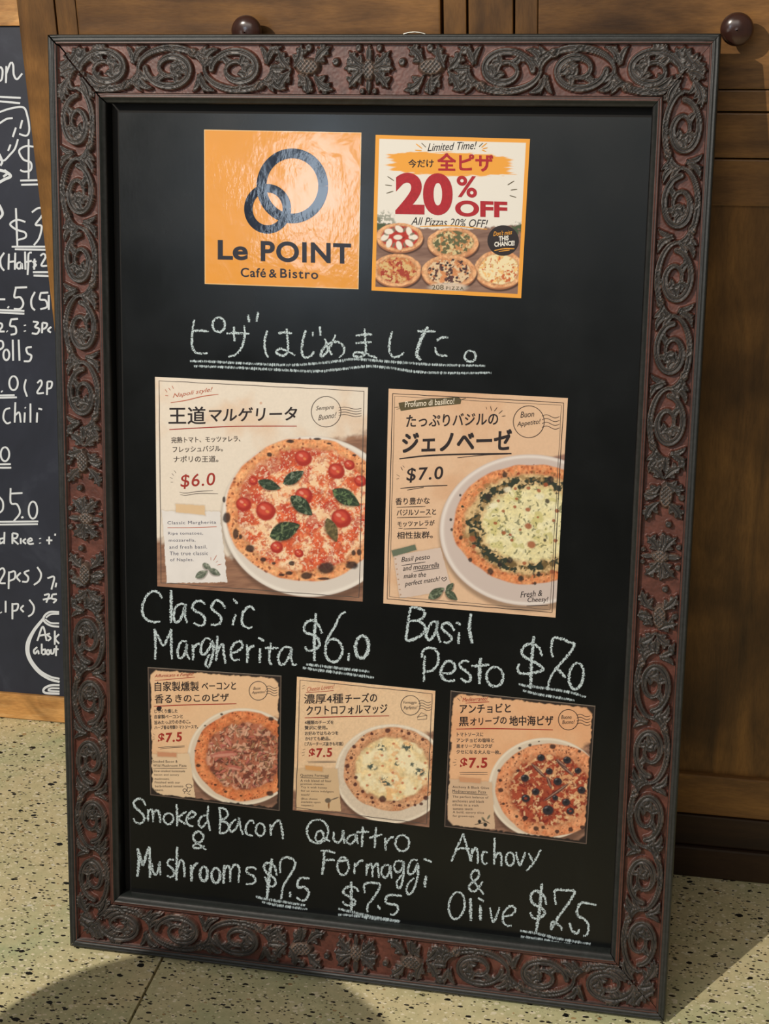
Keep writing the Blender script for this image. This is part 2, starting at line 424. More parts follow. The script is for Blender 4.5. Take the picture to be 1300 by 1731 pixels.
def motif_pine(S, c, rng):
    for b, dg, ln, cu, k in (((c-.7, .0), 128, .95, .1, 3), ((c-.5, .1), 70, .95, -.1, 3), ((c-.7, -.1), -128, .9, -.1, 3), ((c-.3, -.25), -60, .85, .15, 3), ((c+.5, .2), 42, 1.05, .1, 3), ((c+.5, -.25), -32, 1.1, -.15, 3), ((c+.1, -.3), -85, .7, .1, 2), ((c-1.0, 0), 180, .7, 0, 2)):
        acanthus(S, b, dg, ln, cu, k, .125)
    S.append(('bud', (c+.15, .10), .66, .36))
    for q in ((c+.2, .86), (c+1.55, .30), (c-1.45, .75)): S.append((np.array([q, (q[0]+.03, q[1])]), np.array([.17, .17])))
def motif_centre(S, c):
    for s_ in (-1, 1):
        for b, dg, ln, cu, k in (((c+s_*.2, .1), 90-s_*52, 1.0, -.1*s_, 3), ((c+s_*.25, -.1), -90+s_*48, .95, .1*s_, 3), ((c+s_*.35, .0), 90-s_*88, .85, .1*s_, 2)):
            acanthus(S, b, dg, ln, cu, k, .12)
        S.append((np.array([(c+s_*.50, .86), (c+s_*.52, .86)]), np.array([.16, .16])))
        S.append((np.array([(c+s_*.30, -.88), (c+s_*.32, -.88)]), np.array([.13, .13])))
    S.append(teardrop((c, .2), (c, .98), 0, .17)); S.append(teardrop((c, -.3), (c, -.98), 0, .15)); S.append(('bud', (c, -.02), .33, .50))
def motif_corner(S, rng, L):
    for b, dg, ln, cu, k in (((.4, -.1), 10, 1.5, .12, 4), ((.9, .1), 48, 1.1, -.1, 3), ((1.2, -.2), -35, 1.2, .1, 3), ((.1, .2), 100, .9, .1, 3), ((2.0, .25), 22, 1.4, .15, 4), ((2.1, -.25), -20, 1.3, -.15, 3), ((.0, -.3), 200, 1.0, .1, 3), ((1.7, .0), 70, .9, .1, 3)):
        acanthus(S, b, dg, ln, cu, k, .135)
    S.append((np.array([(.35, -.1), (.5, -.05)]), np.array([.26, .22])))
def band_strokes(length, nv, seed):
    rng = random.Random(seed); L = length/2/UNIT; half = []
    P = 3.45
    motif_corner(half, rng, L)
    first = L-3.35-1.75-P/2+ .25-(nv-1)*P
    for i in range(nv): motif_volute(half, first+P*i, P, 1 if i % 2 else -1, rng)
    motif_pine(half, L-3.2, rng)
    S = []
    for st in half:
        if isinstance(st[0], str):
            S.append(st); S.append(('bud', (2*L-st[1][0], st[1][1]), st[2], st[3]))
        else:
            S.append(st); p = st[0].copy(); p[:, 0] = 2*L-p[:, 0]; S.append((p, st[1]))
    motif_centre(S, L)
    return S, 2*L
def carve(length, nv, seed, res=.00088):
    """returns height map H[t,s] and edge map over the whole band, s from -1.5 units"""
    S, LL = band_strokes(length, nv, seed)
    du = res/UNIT; s0 = -3.0; ns = int((LL+6.0)/du); nt = int(2.0/du)+1
    Hm = np.zeros((nt, ns), np.float32); Q = np.ones((nt, ns), np.float32)*2
    sg = s0+np.arange(ns)*du; tg = np.linspace(-1, 1, nt)
    for st in S:
        if isinstance(st[0], str):
            (cx, cy), rx, ry = st[1], st[2], st[3]
            a, b = np.searchsorted(sg, cx-rx*1.2), np.searchsorted(sg, cx+rx*1.2)
            X, Y = np.meshgrid(sg[a:b], tg); q = np.sqrt(((X-cx)/rx)**2+((Y-cy)/ry)**2)
            h = (1-sst(.75, 1.05, q))*(.72+.28*np.maximum(np.abs(np.sin((X-cx+Y-cy)*15)), np.abs(np.sin((X-cx-Y+cy)*15))))
            Qs = np.where(np.maximum(np.abs(np.sin((X-cx+Y-cy)*15)), np.abs(np.sin((X-cx-Y+cy)*15))) > .93, .9, q)
            sel = h > Hm[:, a:b]; Hm[:, a:b] = np.where(sel, h, Hm[:, a:b]); Q[:, a:b] = np.where(sel, Qs, Q[:, a:b]); continue
        p, r = st
        a = np.searchsorted(sg, p[:, 0].min()-r.max()); b = np.searchsorted(sg, p[:, 0].max()+r.max())
        if b <= a: continue
        X, Y = np.meshgrid(sg[a:b], tg); best = np.full(X.shape, 9.)
        for k in range(len(p)-1):
            d = p[k+1]-p[k]; l2 = d@d+1e-12
            u = np.clip(((X-p[k, 0])*d[0]+(Y-p[k, 1])*d[1])/l2, 0, 1)
            q = np.hypot(X-p[k, 0]-u*d[0], Y-p[k, 1]-u*d[1])/(r[k]+u*(r[k+1]-r[k])); best = np.minimum(best, q)
        h = (1-sst(.74, 1.08, best))*(.84+.16*sst(0, .8, best))-.26*np.exp(-(best/.15)**2)-.20*np.exp(-((best-.55)/.11)**2)
        h = np.where(best < 1.08, np.maximum(h, .02), 0)
        # a stroke drawn later lies over the former where it is its own core
        old = Hm[:, a:b]; oq = Q[:, a:b]
        sel = (best < 1.0) & ((h > old*.98) | (best < .55))
        Hm[:, a:b] = np.where(sel, h, np.maximum(old, np.where(best < 1.08, h, 0)))
        Q[:, a:b] = np.where(sel, best, oq)
    # dark outline grooves where one lobe meets the next
    return Hm, Q, sg, tg

FW, FWR = .0717, .0800        # stile and rail widths
OUT, INN = .0115, .0125       # moulding widths
menu = empty('menu_board', BM, 'large framed menu board with carved dark red and grey leaf scroll frame', 'menu board')
t = NT('worn_frame_paint', .42, .45)
a_ = t.n('ShaderNodeAttribute', attribute_name='col'); n_ = t.noise(t.coord(), 160, 4, .7)
t.color(t.mix(1., a_.outputs['Color'], t.ramp(n_, [(.25, (.62, .62, .62)), (.7, (1.2, 1.2, 1.2))]), 'MULTIPLY')); t.bump(n_, .25, .0006); MAT['frame'] = t.m
C_RED, C_GREY, C_EDGE, C_DARK, C_RECESS_SHADE = lin('#5e362c'), lin('#2f2f2f'), lin('#80685a'), lin('#242827'), lin('#050505')
def side_member(name, idx, length, width, place, nv, gapA=.0003, gapB=.0003):
    """member lies along +x from 0..length, outer edge y=0, inner edge y=width; place maps (x,y,z) to board metres"""
    # moulding profile across the width: (y, z)
    o, i = OUT, width-INN
    prof = [(0, -.030), (0, -.0035), (.0008, -.0012), (.0030, -.0006), (.0040, -.0022), (.0052, -.0008), (.0072, -.0008), (.0082, -.0030), (.0094, -.0018), (.0108, -.0022), (o, -.0095),
            (i, -.0095), (i+.0006, -.0030), (i+.0022, -.0014), (i+.0032, -.0030), (i+.0044, -.0012), (i+.0060, -.0016), (i+.0072, -.0042), (i+.0105, -.0066), (width, -.0085), (width, -.0276)]
    cols = [C_DARK]*3+[C_GREY, C_DARK, C_GREY, C_GREY, C_DARK, C_RED, C_DARK, C_RED]+[C_RED, C_DARK, C_RED, C_DARK, C_RED, C_DARK, C_DARK, C_GREY, C_DARK if idx == 12 else C_RECESS_SHADE, C_DARK if idx == 12 else C_RECESS_SHADE]  # top and side inner walls near-black: recess shade painted into the colour
    inner_w = {'s': FWR/FW, 'r': FW/FWR}['s' if width == FW else 'r']
    def ends(y): return y*inner_w+gapA, length-y*inner_w-gapB
    ns = 60; P = np.zeros((len(prof), ns, 3)); CC = np.zeros((len(prof), ns, 3))
    wr = np.random.RandomState(idx)
    for k, (y, z) in enumerate(prof):
        a, b = ends(y); xs_ = np.linspace(a, b, ns)
        for m_i, x in enumerate(xs_):
            P[k, m_i] = place(x, y, z); CC[k, m_i] = np.array(cols[k])*(.85+.4*wr.rand())
    if not flip(place): P = P[:, ::-1]; CC = CC[:, ::-1]
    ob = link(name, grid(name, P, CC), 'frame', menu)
    # end faces
    m = MB()
    for e in (0, 1):
        pv = [place(ends(y)[e], y, z) for y, z in prof]; m.add(pv, [tuple(range(len(pv)))])
    bk = [place(*q) for q in ((ends(0)[0], 0, -.03), (ends(0)[1], 0, -.03), (ends(width)[1], width, -.03), (ends(width)[0], width, -.03))]
    m.add(bk, [(0, 1, 2, 3)]); m.build('frame_back', 'gap', ob)
    # relief
    Hm, Q, sg, tg = carve(length, nv, idx)
    nt = len(tg); full = Hm.shape[1]; T = np.linspace(o, i, nt); nsr = int(length/.00088)
    P = np.zeros((nt, nsr, 3)); CC = np.zeros((nt, nsr, 3)); rr = np.arange(nsr)/(nsr-1)
    for k in range(nt):
        tt = T[k]; a, b = ends(tt); x = a+rr*(b-a); srow = (x-UNIT*1.0)/UNIT if False else x/UNIT
        fi = np.clip((srow-sg[0])/(sg[1]-sg[0]), 0, full-1.001); i0 = fi.astype(int); fr = fi-i0
        row = nt-1-k
        h = Hm[row, i0]*(1-fr)+Hm[row, i0+1]*fr; q = Q[row, i0]*(1-fr)+Q[row, i0+1]*fr
        edge = np.exp(-((q-.86)/.10)**2)*.75+np.exp(-((q-.30)/.09)**2)*.40; top = (q < 1.0)
        n1 = vnoise(x*1000, np.full_like(x, tt*1000), 9, 3+idx); n2 = vnoise(x*1000, np.full_like(x, tt*1000), 2.2, 5+idx)
        g = np.array(C_GREY)*(.75+.5*n1)[:, None]; r_ = np.array(C_RED)*(.72+.5*n1+.15*n2)[:, None]
        c = np.where(top[:, None], g, r_); ee = (edge*(.35+.9*n1)).clip(0, 1)[:, None]; c = c*(1-ee)+np.array(C_EDGE)*ee
        groove = np.exp(-((q-1.05)/.07)**2)[:, None]*.5; c = c*(1-groove)
        P[k] = place(x, np.full_like(x, tt), -.0092+.0086*h+.0002*n2); CC[k] = c
    if not flip(place): P = P[:, ::-1]; CC = CC[:, ::-1]
    link('carved_relief', grid('carved_relief', P, CC, True), 'frame', ob)
def flip(place):
    a, b, c = (np.array(place(*q), float) for q in ((0, 0, 0), (1, 0, 0), (0, 1, 0)))
    return np.cross(b-a, c-a)[2] > 0
def st(x, y, z): return np.stack(np.broadcast_arrays(x, y, z), -1)
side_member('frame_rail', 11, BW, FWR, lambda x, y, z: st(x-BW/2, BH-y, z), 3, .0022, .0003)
side_member('frame_rail', 12, BW, FWR, lambda x, y, z: st(x-BW/2, y, z), 3, .0003, .0006)
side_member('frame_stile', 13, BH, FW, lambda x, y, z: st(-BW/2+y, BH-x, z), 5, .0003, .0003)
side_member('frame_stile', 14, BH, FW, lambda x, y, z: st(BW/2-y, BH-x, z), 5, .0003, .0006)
PD = -.022
m = MB(); m.box(-BW/2+.02, BW/2-.02, .02, BH-.02, -.0298, -.0275); m.build('backing_board', 'gap', menu)
m = MB(); m.box(-.3178, .331, .066, 1.1042, -.0274, PD, 0); panel = m.build('blackboard_panel', 'board', menu)
# wire hanging loop behind the top rail
ring = MB()
def tube(mb, pts, r, n=8, closed=False):
    pts = [Vector(p) for p in pts]; vs = []; fs = []; N = len(pts)
    for i, p in enumerate(pts):
        a = pts[(i-1) % N] if closed or i else p; b = pts[(i+1) % N] if closed or i < N-1 else p
        t_ = (b-a).normalized(); x = t_.orthogonal().normalized(); y = t_.cross(x)
        if i: 
            x = (px_-t_*px_.dot(t_)).normalized(); y = t_.cross(x)
        px_ = x
        for k in range(n):
            q = 2*math.pi*k/n; vs.append(p+(x*math.cos(q)+y*math.sin(q))*r)
    for i in range(N if closed else N-1):
        for k in range(n): fs.append((i*n+k, i*n+(k+1) % n, ((i+1) % N)*n+(k+1) % n, ((i+1) % N)*n+k))
    mb.add(vs, fs)
tube(ring, [(.048+.024*math.cos(a), BH-.010+.0145*math.sin(a), -.031) for a in np.linspace(0, 2*math.pi, 24, False)], .0011, 8, True)
t = NT('steel_wire', .3, .5); t.b.inputs['Metallic'].default_value = 1; t.color('#b9b3a8'); MAT['steel'] = t.m
ring.build('hanging_loop', 'steel', menu, True)

# ------------------------------------------------------------------ strokes
def smooth(pts, step=2.0):
    p = np.array(pts, float)
    if len(p) < 3:
        n = max(2, int(np.hypot(*(p[-1]-p[0]))/step)); u = np.linspace(0, 1, n)[:, None]; return p[0]*(1-u)+p[-1]*u
    q = np.vstack([2*p[0]-p[1], p, 2*p[-1]-p[-2]]); out = []
    for i in range(1, len(q)-2):
        n = max(2, int(np.hypot(*(q[i+1]-q[i]))/step))
        for u in np.arange(n)/n:
            out.append(.5*((2*q[i])+(-q[i-1]+q[i+1])*u+(2*q[i-1]-5*q[i]+4*q[i+1]-q[i+2])*u*u+(-q[i-1]+3*q[i]-3*q[i+1]+q[i+2])*u**3))
    out.append(q[-2]); return np.array(out)
def ring_pts(cx, cy, rx, ry, deg=0, n=16, a0=-100, sweep=368):
    out = []
    for k in range(n+1):
        a = math.radians(a0+sweep*k/n); x, y = rx*math.cos(a), ry*math.sin(a); r = math.radians(deg)
        out.append((cx+x*math.cos(r)-y*math.sin(r), cy+x*math.sin(r)+y*math.cos(r)))
    return out
class Strokes:
    def __init__(s, onfn, d, ox=0, oy=0, sc=1., jit=0.): s.v = []; s.f = []; s.uv = []; s.on = onfn; s.d = d; s.k = 0; s.o = (ox, oy, sc); s.jit = jit
    def line(s, pts, w, taper=0, sm=True):
        """w in photograph pixels"""
        ox, oy, sc = s.o
        p = np.array(pts, float)/sc+np.array([ox, oy])
        p = smooth(p) if sm else p
        if s.jit: p = p+np.array([[random.gauss(0, s.jit), random.gauss(0, s.jit)] for _ in p])*.5
        d = np.gradient(p, axis=0); d /= (np.hypot(d[:, 0], d[:, 1])[:, None]+1e-9); nr = np.stack([-d[:, 1], d[:, 0]], 1)
        n = len(p); u = np.linspace(0, 1, n); ww = np.full(n, w/2.)
        if taper: ww = ww*(1-taper*np.abs(2*u-1)**3)
        if s.jit: ww = ww*(1+np.array([random.uniform(-.15, .15) for _ in range(n)]))
        L = np.concatenate([[0], np.cumsum(np.hypot(*np.diff(p, axis=0).T))])
        A = p+nr*ww[:, None]; B = p-nr*ww[:, None]
        s.k += 1; dd = s.d+.000012*(s.k % 14)
        Q = np.concatenate([s.on(A[:, 0], A[:, 1], dd), s.on(B[:, 0], B[:, 1], dd)])
        b = len(s.v); s.v += list(Q); off = s.k*37.3
        s.uv += [(l+off, 1.) for l in L]+[(l+off, -1.) for l in L]
        s.f += [(b+i, b+i+1, b+n+i+1, b+n+i) for i in range(n-1)]
        # face the camera side
    def dot(s, x, y, r, n=12):
        ox, oy, sc = s.o; a = np.linspace(0, 2*math.pi, n, False)
        px = x/sc+ox+r*np.cos(a); py = y/sc+oy-r*np.sin(a); s.k += 1
        Q = s.on(px, py, s.d+.000012*(s.k % 14)); b = len(s.v); s.v += list(Q); s.uv += [(0., 0.)]*n; s.f.append(tuple(b+i for i in range(n)))
    def poly(s, pts, sm=False):
        ox, oy, sc = s.o; p = np.array(pts, float)/sc+np.array([ox, oy])
        if sm: p = smooth(np.vstack([p, p[:1]]), 3)[:-1]
        s.k += 1; Q = s.on(p[:, 0], p[:, 1], s.d+.000012*(s.k % 14)); b = len(s.v); s.v += list(Q); s.uv += [(0., 0.)]*len(p); s.f.append(tuple(b+i for i in range(len(p))))
    def build(s, name, mat, parent, base=(0, 0, 0)):
        me = mesh(name, np.array(s.v)-np.array(base), s.f, s.uv); return link(name, me, mat, parent)

def chalk(label, o, strokes, w=5.2, under=(), jit=.45):
    s = Strokes(onb, PD+.00025, *o, jit=jit)
    for q in strokes:
        ww = w
        if isinstance(q, tuple) and isinstance(q[0], (int, float)): ww, q = q
        s.line(q, ww, .25)
    ob = s.build('chalk_lettering', 'chalk', panel); ob['label'] = label
    if under:
        z = Strokes(onb, PD+.00045, *o, jit=.3)
        for q in under: z.line(q, 6.2, .2)
        u = z.build('chalk_underline', 'chalk_streak', panel)
R = ring_pts
A_ = (300, 510, 2.3636)
chalk('Japanese chalk heading with a double underline', A_, [
 [(67,72),(60,120),(58,170),(70,200),(95,208),(122,204)], [(62,117),(95,116),(125,118)], R(165,92,25,29),
 [(195,127),(240,126),(288,128)], [(226,100),(226,130),(228,158)], [(266,95),(268,140),(255,185),(232,212),(203,220)], [(282,52),(286,82)], [(322,42),(316,80)],
 [(358,115),(348,160),(352,200),(362,224)], [(402,127),(430,122),(457,126)], [(437,108),(440,150),(442,190),(430,213),(405,212),(395,200),(410,188),(440,198),(470,214)],
 [(512,112),(500,160),(497,205),(512,224),(535,215),(546,198)], [(540,120),(543,138)], [(570,98),(572,135)],
 [(590,148),(600,182),(618,212)], [(632,132),(610,180),(585,215),(573,218),(580,192),(605,168),(640,160),(664,180),(664,205),(645,224)],
 [(712,135),(745,131),(777,130)], [(712,166),(745,163),(776,161)], [(748,108),(750,150),(752,200),(735,220),(705,216),(710,203),(740,204),(780,218),(798,226)],
 [(858,118),(848,160),(848,200),(865,222),(890,215),(905,202)],
 [(958,118),(995,118),(1032,118)], (7.5, [(1000,100),(978,140),(962,180),(957,215),(972,234)]), [(1035,155),(1060,143),(1082,143)], [(1030,180),(1035,205),(1055,215),(1078,215)],
 R(1170,218,22,22)], 5.0,
 [[(50,237),(150,240),(300,248),(450,253),(560,246),(650,236),(700,230),(760,232),(850,240),(1000,250),(1100,254),(1230,256)],
  [(65,257),(200,262),(400,272),(550,278),(650,270),(760,258),(850,265),(960,280),(1100,285),(1255,284)]])
B_ = (220, 990, 3.0233)
chalk('chalk words Classic Margherita', B_, [
 [(163,65),(150,40),(125,28),(95,40),(70,80),(62,125),(75,165),(110,185),(155,183)], (6.5, [(208,22),(210,100),(208,190)]),
 [(275,95),(250,95),(228,125),(222,165),(235,188),(258,170),(275,125),(282,95),(280,150),(292,190)],
 [(385,95),(365,80),(335,82),(318,110),(335,130),(365,145),(382,170),(375,200),(350,203),(325,190)],
 [(488,115),(465,85),(440,75),(420,95),(420,120),(445,140),(465,165),(460,190),(440,200),(412,198)],
 [(540,145),(530,175),(525,203)], [(525,68),(548,92)], [(636,130),(620,108),(595,115),(575,145),(570,180),(580,205),(605,215),(625,213)],
 [(124,222),(130,300),(128,378)], [(124,222),(150,275),(170,305),(195,260),(210,222)], [(210,222),(210,300),(213,378)],
 [(290,285),(262,285),(245,320),(243,355),(258,372),(280,345),(290,300),(288,340),(305,380)],
 [(318,300),(322,340),(322,380)], [(322,330),(335,305),(355,295)],
 [(412,275),(385,270),(365,300),(362,340),(380,350),(405,320),(420,285),(425,330),(415,380),(400,415),(385,405),(395,370),(410,350)],
 [(447,255),(443,320),(440,385)], [(443,350),(460,310),(475,300),(478,340),(488,398)],
 [(515,345),(550,335),(575,310),(565,285),(540,290),(518,320),(515,355),(530,380),(560,378)],
 [(597,300),(600,345),(598,395)], [(600,340),(615,315),(635,308)], [(665,320),(663,395)], [(655,265),(685,282)],
 [(720,290),(712,340),(712,385),(725,405)], [(690,318),(760,320)],
 [(825,318),(790,315),(762,345),(758,385),(775,405),(800,385),(820,345),(825,320),(822,370),(835,405),(852,400)]], 5.4)
chalk('chalk price $6.0', B_, [
 [(980,245),(965,205),(935,178),(905,185),(888,215),(900,240),(940,255),(965,280),(965,310),(935,330),(905,330),(895,310)], (6.5, [(950,140),(942,260),(942,385)]),
 [(1100,135),(1075,150),(1045,210),(1010,270),(998,330),(1010,375),(1045,390),(1075,365),(1085,320),(1060,280),(1025,275),(1005,300)],
 [(1118,345),(1116,385)], (7.5, R(1185,313,33,57,4))], 5.6,
 [[(900,402),(1050,420),(1225,440)], [(880,418),(950,430),(1100,450),(1245,470)]])
C_ = (670, 1010, 3.8235)
chalk('chalk words Basil Pesto', C_, [
 [(92,65),(80,130),(72,200),(65,270),(100,275),(150,250),(185,215),(180,180),(150,155),(110,150),(85,155)], [(92,65),(130,65),(170,80),(185,105),(165,135),(130,152)],
 [(255,155),(225,165),(200,215),(195,255),(215,275),(245,240),(262,195),(265,150),(262,220),(285,290)],
 [(375,215),(355,180),(330,165),(300,175),(295,200),(320,225),(350,250),(355,275),(330,293),(305,285)],
 [(405,225),(402,300)], [(385,160),(418,178)], (7, [(482,105),(472,200),(490,298)]),
 [(185,375),(180,450),(178,545)], [(165,390),(170,350),(205,325),(250,335),(272,380),(265,430),(235,470),(195,480)],
 [(300,490),(350,490),(380,460),(360,415),(325,415),(295,455),(288,500),(310,530),(345,540),(380,535)],
 [(470,415),(440,410),(410,430),(420,455),(455,480),(480,510),(480,535),(450,545),(415,520)],
 (7, [(545,390),(538,470),(538,560)]), [(487,445),(540,440),(600,435)], R(637,512,54,63,0)], 5.8)
chalk('chalk price $7.0 with the point run together', C_, [
 [(942,380),(925,330),(885,302),(840,305),(810,345),(825,380),(870,405),(930,440),(950,465),(920,480),(860,492),(800,490),(785,465),(792,425)], (7, [(888,250),(875,400),(868,590)]),
 [(1012,385),(1002,340),(1015,265),(1060,265),(1110,285),(1150,305),(1120,360),(1050,440),(1000,510),(975,600)], [(1030,450),(1060,480),(1095,520)], (6, R(1163,508,46,86,8))], 5.8,
 [[(790,560),(850,572),(950,585),(1050,600),(1150,620),(1225,645)], [(815,600),(900,622),(1000,640),(1150,665)]])
D_ = (210, 1330, 3.939)
chalk('chalk words Smoked Bacon & Mushrooms', D_, [
 [(142,125),(125,90),(95,80),(65,100),(68,130),(100,160),(130,195),(130,225),(105,245),(75,235),(62,210)],
 [(158,150),(160,230)], [(160,175),(175,150),(190,165),(192,235)], [(193,180),(215,155),(232,175),(240,240)], R(295,212,32,36),
 [(348,115),(352,190),(352,262)], [(415,165),(360,205),(385,235),(410,250)], [(425,215),(460,200),(475,180),(450,165),(425,190),(415,225),(430,255),(460,265)],
 [(545,190),(520,195),(498,225),(500,260),(520,270),(548,235)], [(560,125),(555,200),(572,295)],
 [(635,145),(640,220),(635,305)], [(625,140),(665,145),(690,175),(680,205),(645,225),(690,245),(695,280),(670,305),(630,310)],
 [(745,215),(715,240),(700,275),(715,300),(745,275),(765,225),(765,205),(772,260),(790,318)],
 [(865,245),(850,225),(825,235),(808,275),(815,310),(845,325),(858,322)], R(906,285,30,42), [(972,250),(978,325)], [(978,290),(1000,245),(1030,225),(1048,270),(1058,348)],
 [(545,420),(500,385),(462,350),(465,315),(495,298),(525,320),(515,360),(470,385),(460,405),(500,408),(535,395)],
 (6, [(90,410),(98,480),(88,600)]), (6, [(90,410),(108,470),(125,520),(150,440),(168,400)]), (6, [(168,400),(170,500),(172,605)]),
 [(185,510),(190,560),(205,585),(225,560),(235,500),(240,590)], [(330,490),(300,485),(290,515),(320,545),(335,580),(310,600),(285,590)],
 (6, [(352,400),(350,510),(348,625)]), [(350,560),(375,490),(395,510),(402,600)], (6, [(445,520),(450,630)]), [(450,570),(470,520),(495,510)],
 (6, R(530,580,25,48)), (6, R(610,590,28,50)), (6, [(665,520),(662,645)]), [(665,560),(690,525),(705,560),(705,635)], [(707,560),(735,520),(765,540),(760,640)],
 [(882,550),(850,535),(815,545),(820,575),(855,590),(875,620),(855,645),(810,648)]], 4.8)
chalk('chalk price $7.5 under the bacon pizza', D_, [
 [(1015,590),(1000,530),(960,505),(930,530),(950,575),(1000,610),(1005,650),(970,660),(935,600)], (7, [(985,480),(965,600),(950,745)]),
 [(1040,575),(1038,510),(1060,475),(1110,475),(1138,510),(1110,580),(1060,660),(1045,750)], [(1105,700),(1105,735)],
 [(1235,610),(1170,610),(1155,665),(1200,670),(1228,700),(1215,745),(1180,758),(1145,735)]], 5.2,
 [[(875,730),(930,745),(1050,765),(1205,790)], [(915,765),(1000,785),(1100,800),(1220,815)]])
E_ = (500, 1370, 2.5)
chalk('chalk words Quattro Formaggi', E_, [
 R(92,88,45,50), [(80,122),(92,92),(112,90),(116,118),(92,132),(82,115)], [(112,112),(145,130)], [(160,90),(162,125),(180,135),(195,115),(200,85),(205,140)],
 [(250,100),(225,110),(215,130),(230,142),(250,125),(255,100),(262,142)], [(283,68),(280,155)], [(255,92),(310,90)], [(340,70),(332,160)], [(310,115),(365,102)],
 [(378,115),(380,170)], [(382,140),(400,115),(415,112)], R(450,138,29,34),
 (6, [(120,175),(118,220),(112,272)]), [(105,170),(140,172),(168,180)], [(118,210),(150,208),(165,210)], R(200,235,24,38), [(180,215),(220,210)],
 [(250,220),(248,270)], [(250,240),(270,215),(285,212)], [(300,225),(298,275)], [(300,250),(315,225),(322,240),(325,282)], [(326,245),(345,225),(352,285)],
 [(395,230),(370,235),(362,265),(378,285),(395,262),(400,235),(405,290)],
 [(450,215),(425,215),(415,240),(430,262),(450,245),(455,215),(455,270),(445,320),(430,325),(428,300),(450,270)],
 [(515,210),(490,210),(475,245),(480,270),(500,260),(515,225),(515,280),(500,330),(480,355),(468,340),(475,310),(500,285)],
 (6, [(550,275),(545,325)]), [(540,205),(575,218)]], 4.8)
chalk('chalk price $7.5 under the cheese pizza', E_, [
 [(268,345),(250,325),(215,325),(200,345),(225,365),(250,380),(245,400),(215,400),(198,385)], (6, [(235,300),(235,425)]),
 [(292,350),(293,310),(355,312),(335,360),(305,400),(303,430)], [(345,400),(358,418)], [(450,362),(392,358),(380,385),(395,395),(425,400),(432,420),(415,440),(398,438)]], 5.,
 [[(180,415),(240,430),(330,450),(440,468)], [(178,440),(250,445),(330,457),(440,470)]])
chalk('chalk words Anchovy & Olive', E_, [
 [(708,98),(685,150),(658,215)], [(708,98),(722,150),(740,215)], [(672,165),(700,160),(735,162)], [(745,160),(742,215)], [(745,185),(758,160),(768,175),(770,225)],
 [(812,178),(795,175),(787,200),(795,225),(812,222)], [(840,115),(838,230)], [(838,205),(855,180),(868,190),(868,235)], R(905,205,17,28),
 [(930,175),(938,210),(948,232),(960,205),(970,176)], [(985,180),(1000,215)], [(1035,165),(1010,215),(975,255)],
 [(795,355),(760,310),(740,280),(752,255),(772,258),(770,285),(735,315),(735,335),(760,340),(790,300)], R(680,402,33,58,8), (6, [(738,370),(740,465)]), (6, [(780,400),(780,465)]), [(770,370),(795,385)],
 [(820,410),(835,470),(862,410)], [(875,450),(915,440),(928,415),(905,405),(880,430),(875,465),(890,485),(912,488)]], 4.8)
chalk('chalk price $7.5 under the olive pizza', E_, [
 [(1060,400),(1050,365),(1020,340),(995,355),(1000,390),(1040,415),(1052,435),(1030,455),(1005,455),(990,430)], (6.5, [(1040,308),(1030,420),(1015,515)]),
 [(1100,400),(1095,340),(1140,338),(1178,345),(1150,395),(1110,450),(1080,500),(1085,470),(1120,490),(1125,508)], [(1155,475),(1170,510),(1190,520),(1197,500)],
 [(1270,400),(1205,392),(1190,440),(1220,460),(1238,490),(1230,525),(1215,530)]], 5.4,
 [[(948,508),(1020,520),(1100,540),(1245,565)], [(950,532),(1040,545),(1110,560),(1165,565)]])
# ------------------------------------------------------------------ printed flyers
class Flyer:
    def __init__(s, name, label, cat, corners, group=None):
        s.q = np.array(corners, float)     # TL TR BR BL as measured
        c = onb(*(s.q.mean(0)), PD); s.base = (float(c[0]), float(c[1]), PD)
        s.root = empty(name, BM@Matrix.Translation(s.base), label, cat, group)
    def px(s, res=1.0):
        q = s.q; wpx = int(np.hypot(*(q[1]-q[0]))/res); hpx = int(np.hypot(*(q[3]-q[0]))/res)
        u = np.linspace(0, 1, wpx)[None, :, None]; v = np.linspace(0, 1, hpx)[:, None, None]
        P = (q[0]*(1-u)+q[1]*u)*(1-v)+(q[3]*(1-u)+q[2]*u)*v
        return P[..., 0], P[..., 1], np.broadcast_to(u[..., 0], P.shape[:2]), np.broadcast_to(v[..., 0], P.shape[:2])
    def sheet(s, X, Y, img, mat='print'):
        d = PD+.0008; P = onb(X, Y, d)-np.array(s.base)
        P = P[::-1]; img = img[::-1]
        o = link('sheet', grid('sheet', P, img), mat, s.root)
        # paper edge and back
        q = onb(s.q[:, 0], s.q[:, 1], d)-np.array(s.base); b = q.copy(); b[:, 2] = .00012
        m = MB(); m.add(list(q)+list(b), [(0, 4, 5, 1), (1, 5, 6, 2), (2, 6, 7, 3), (3, 7, 4, 0), (4, 7, 6, 5)]); m.build('sheet_edge', 'cream', o)
        return o
    def ink(s, mat, name='printed_marks', off=.00110, o=(0, 0, 1.)):
        st_ = Strokes(onb, PD+off, *o); st_._m = (name, mat); return st_
    def done(s, *sts):
        for st_ in sts:
            if st_.v:
                ob = st_.build(st_._m[0], st_._m[1], s.root, s.base)
                if st_._m[0] in ('accent_lines', 'text_underline', 'postmark', 'border_lines'): ob['kind'] = 'stuff'
TEXTS = []
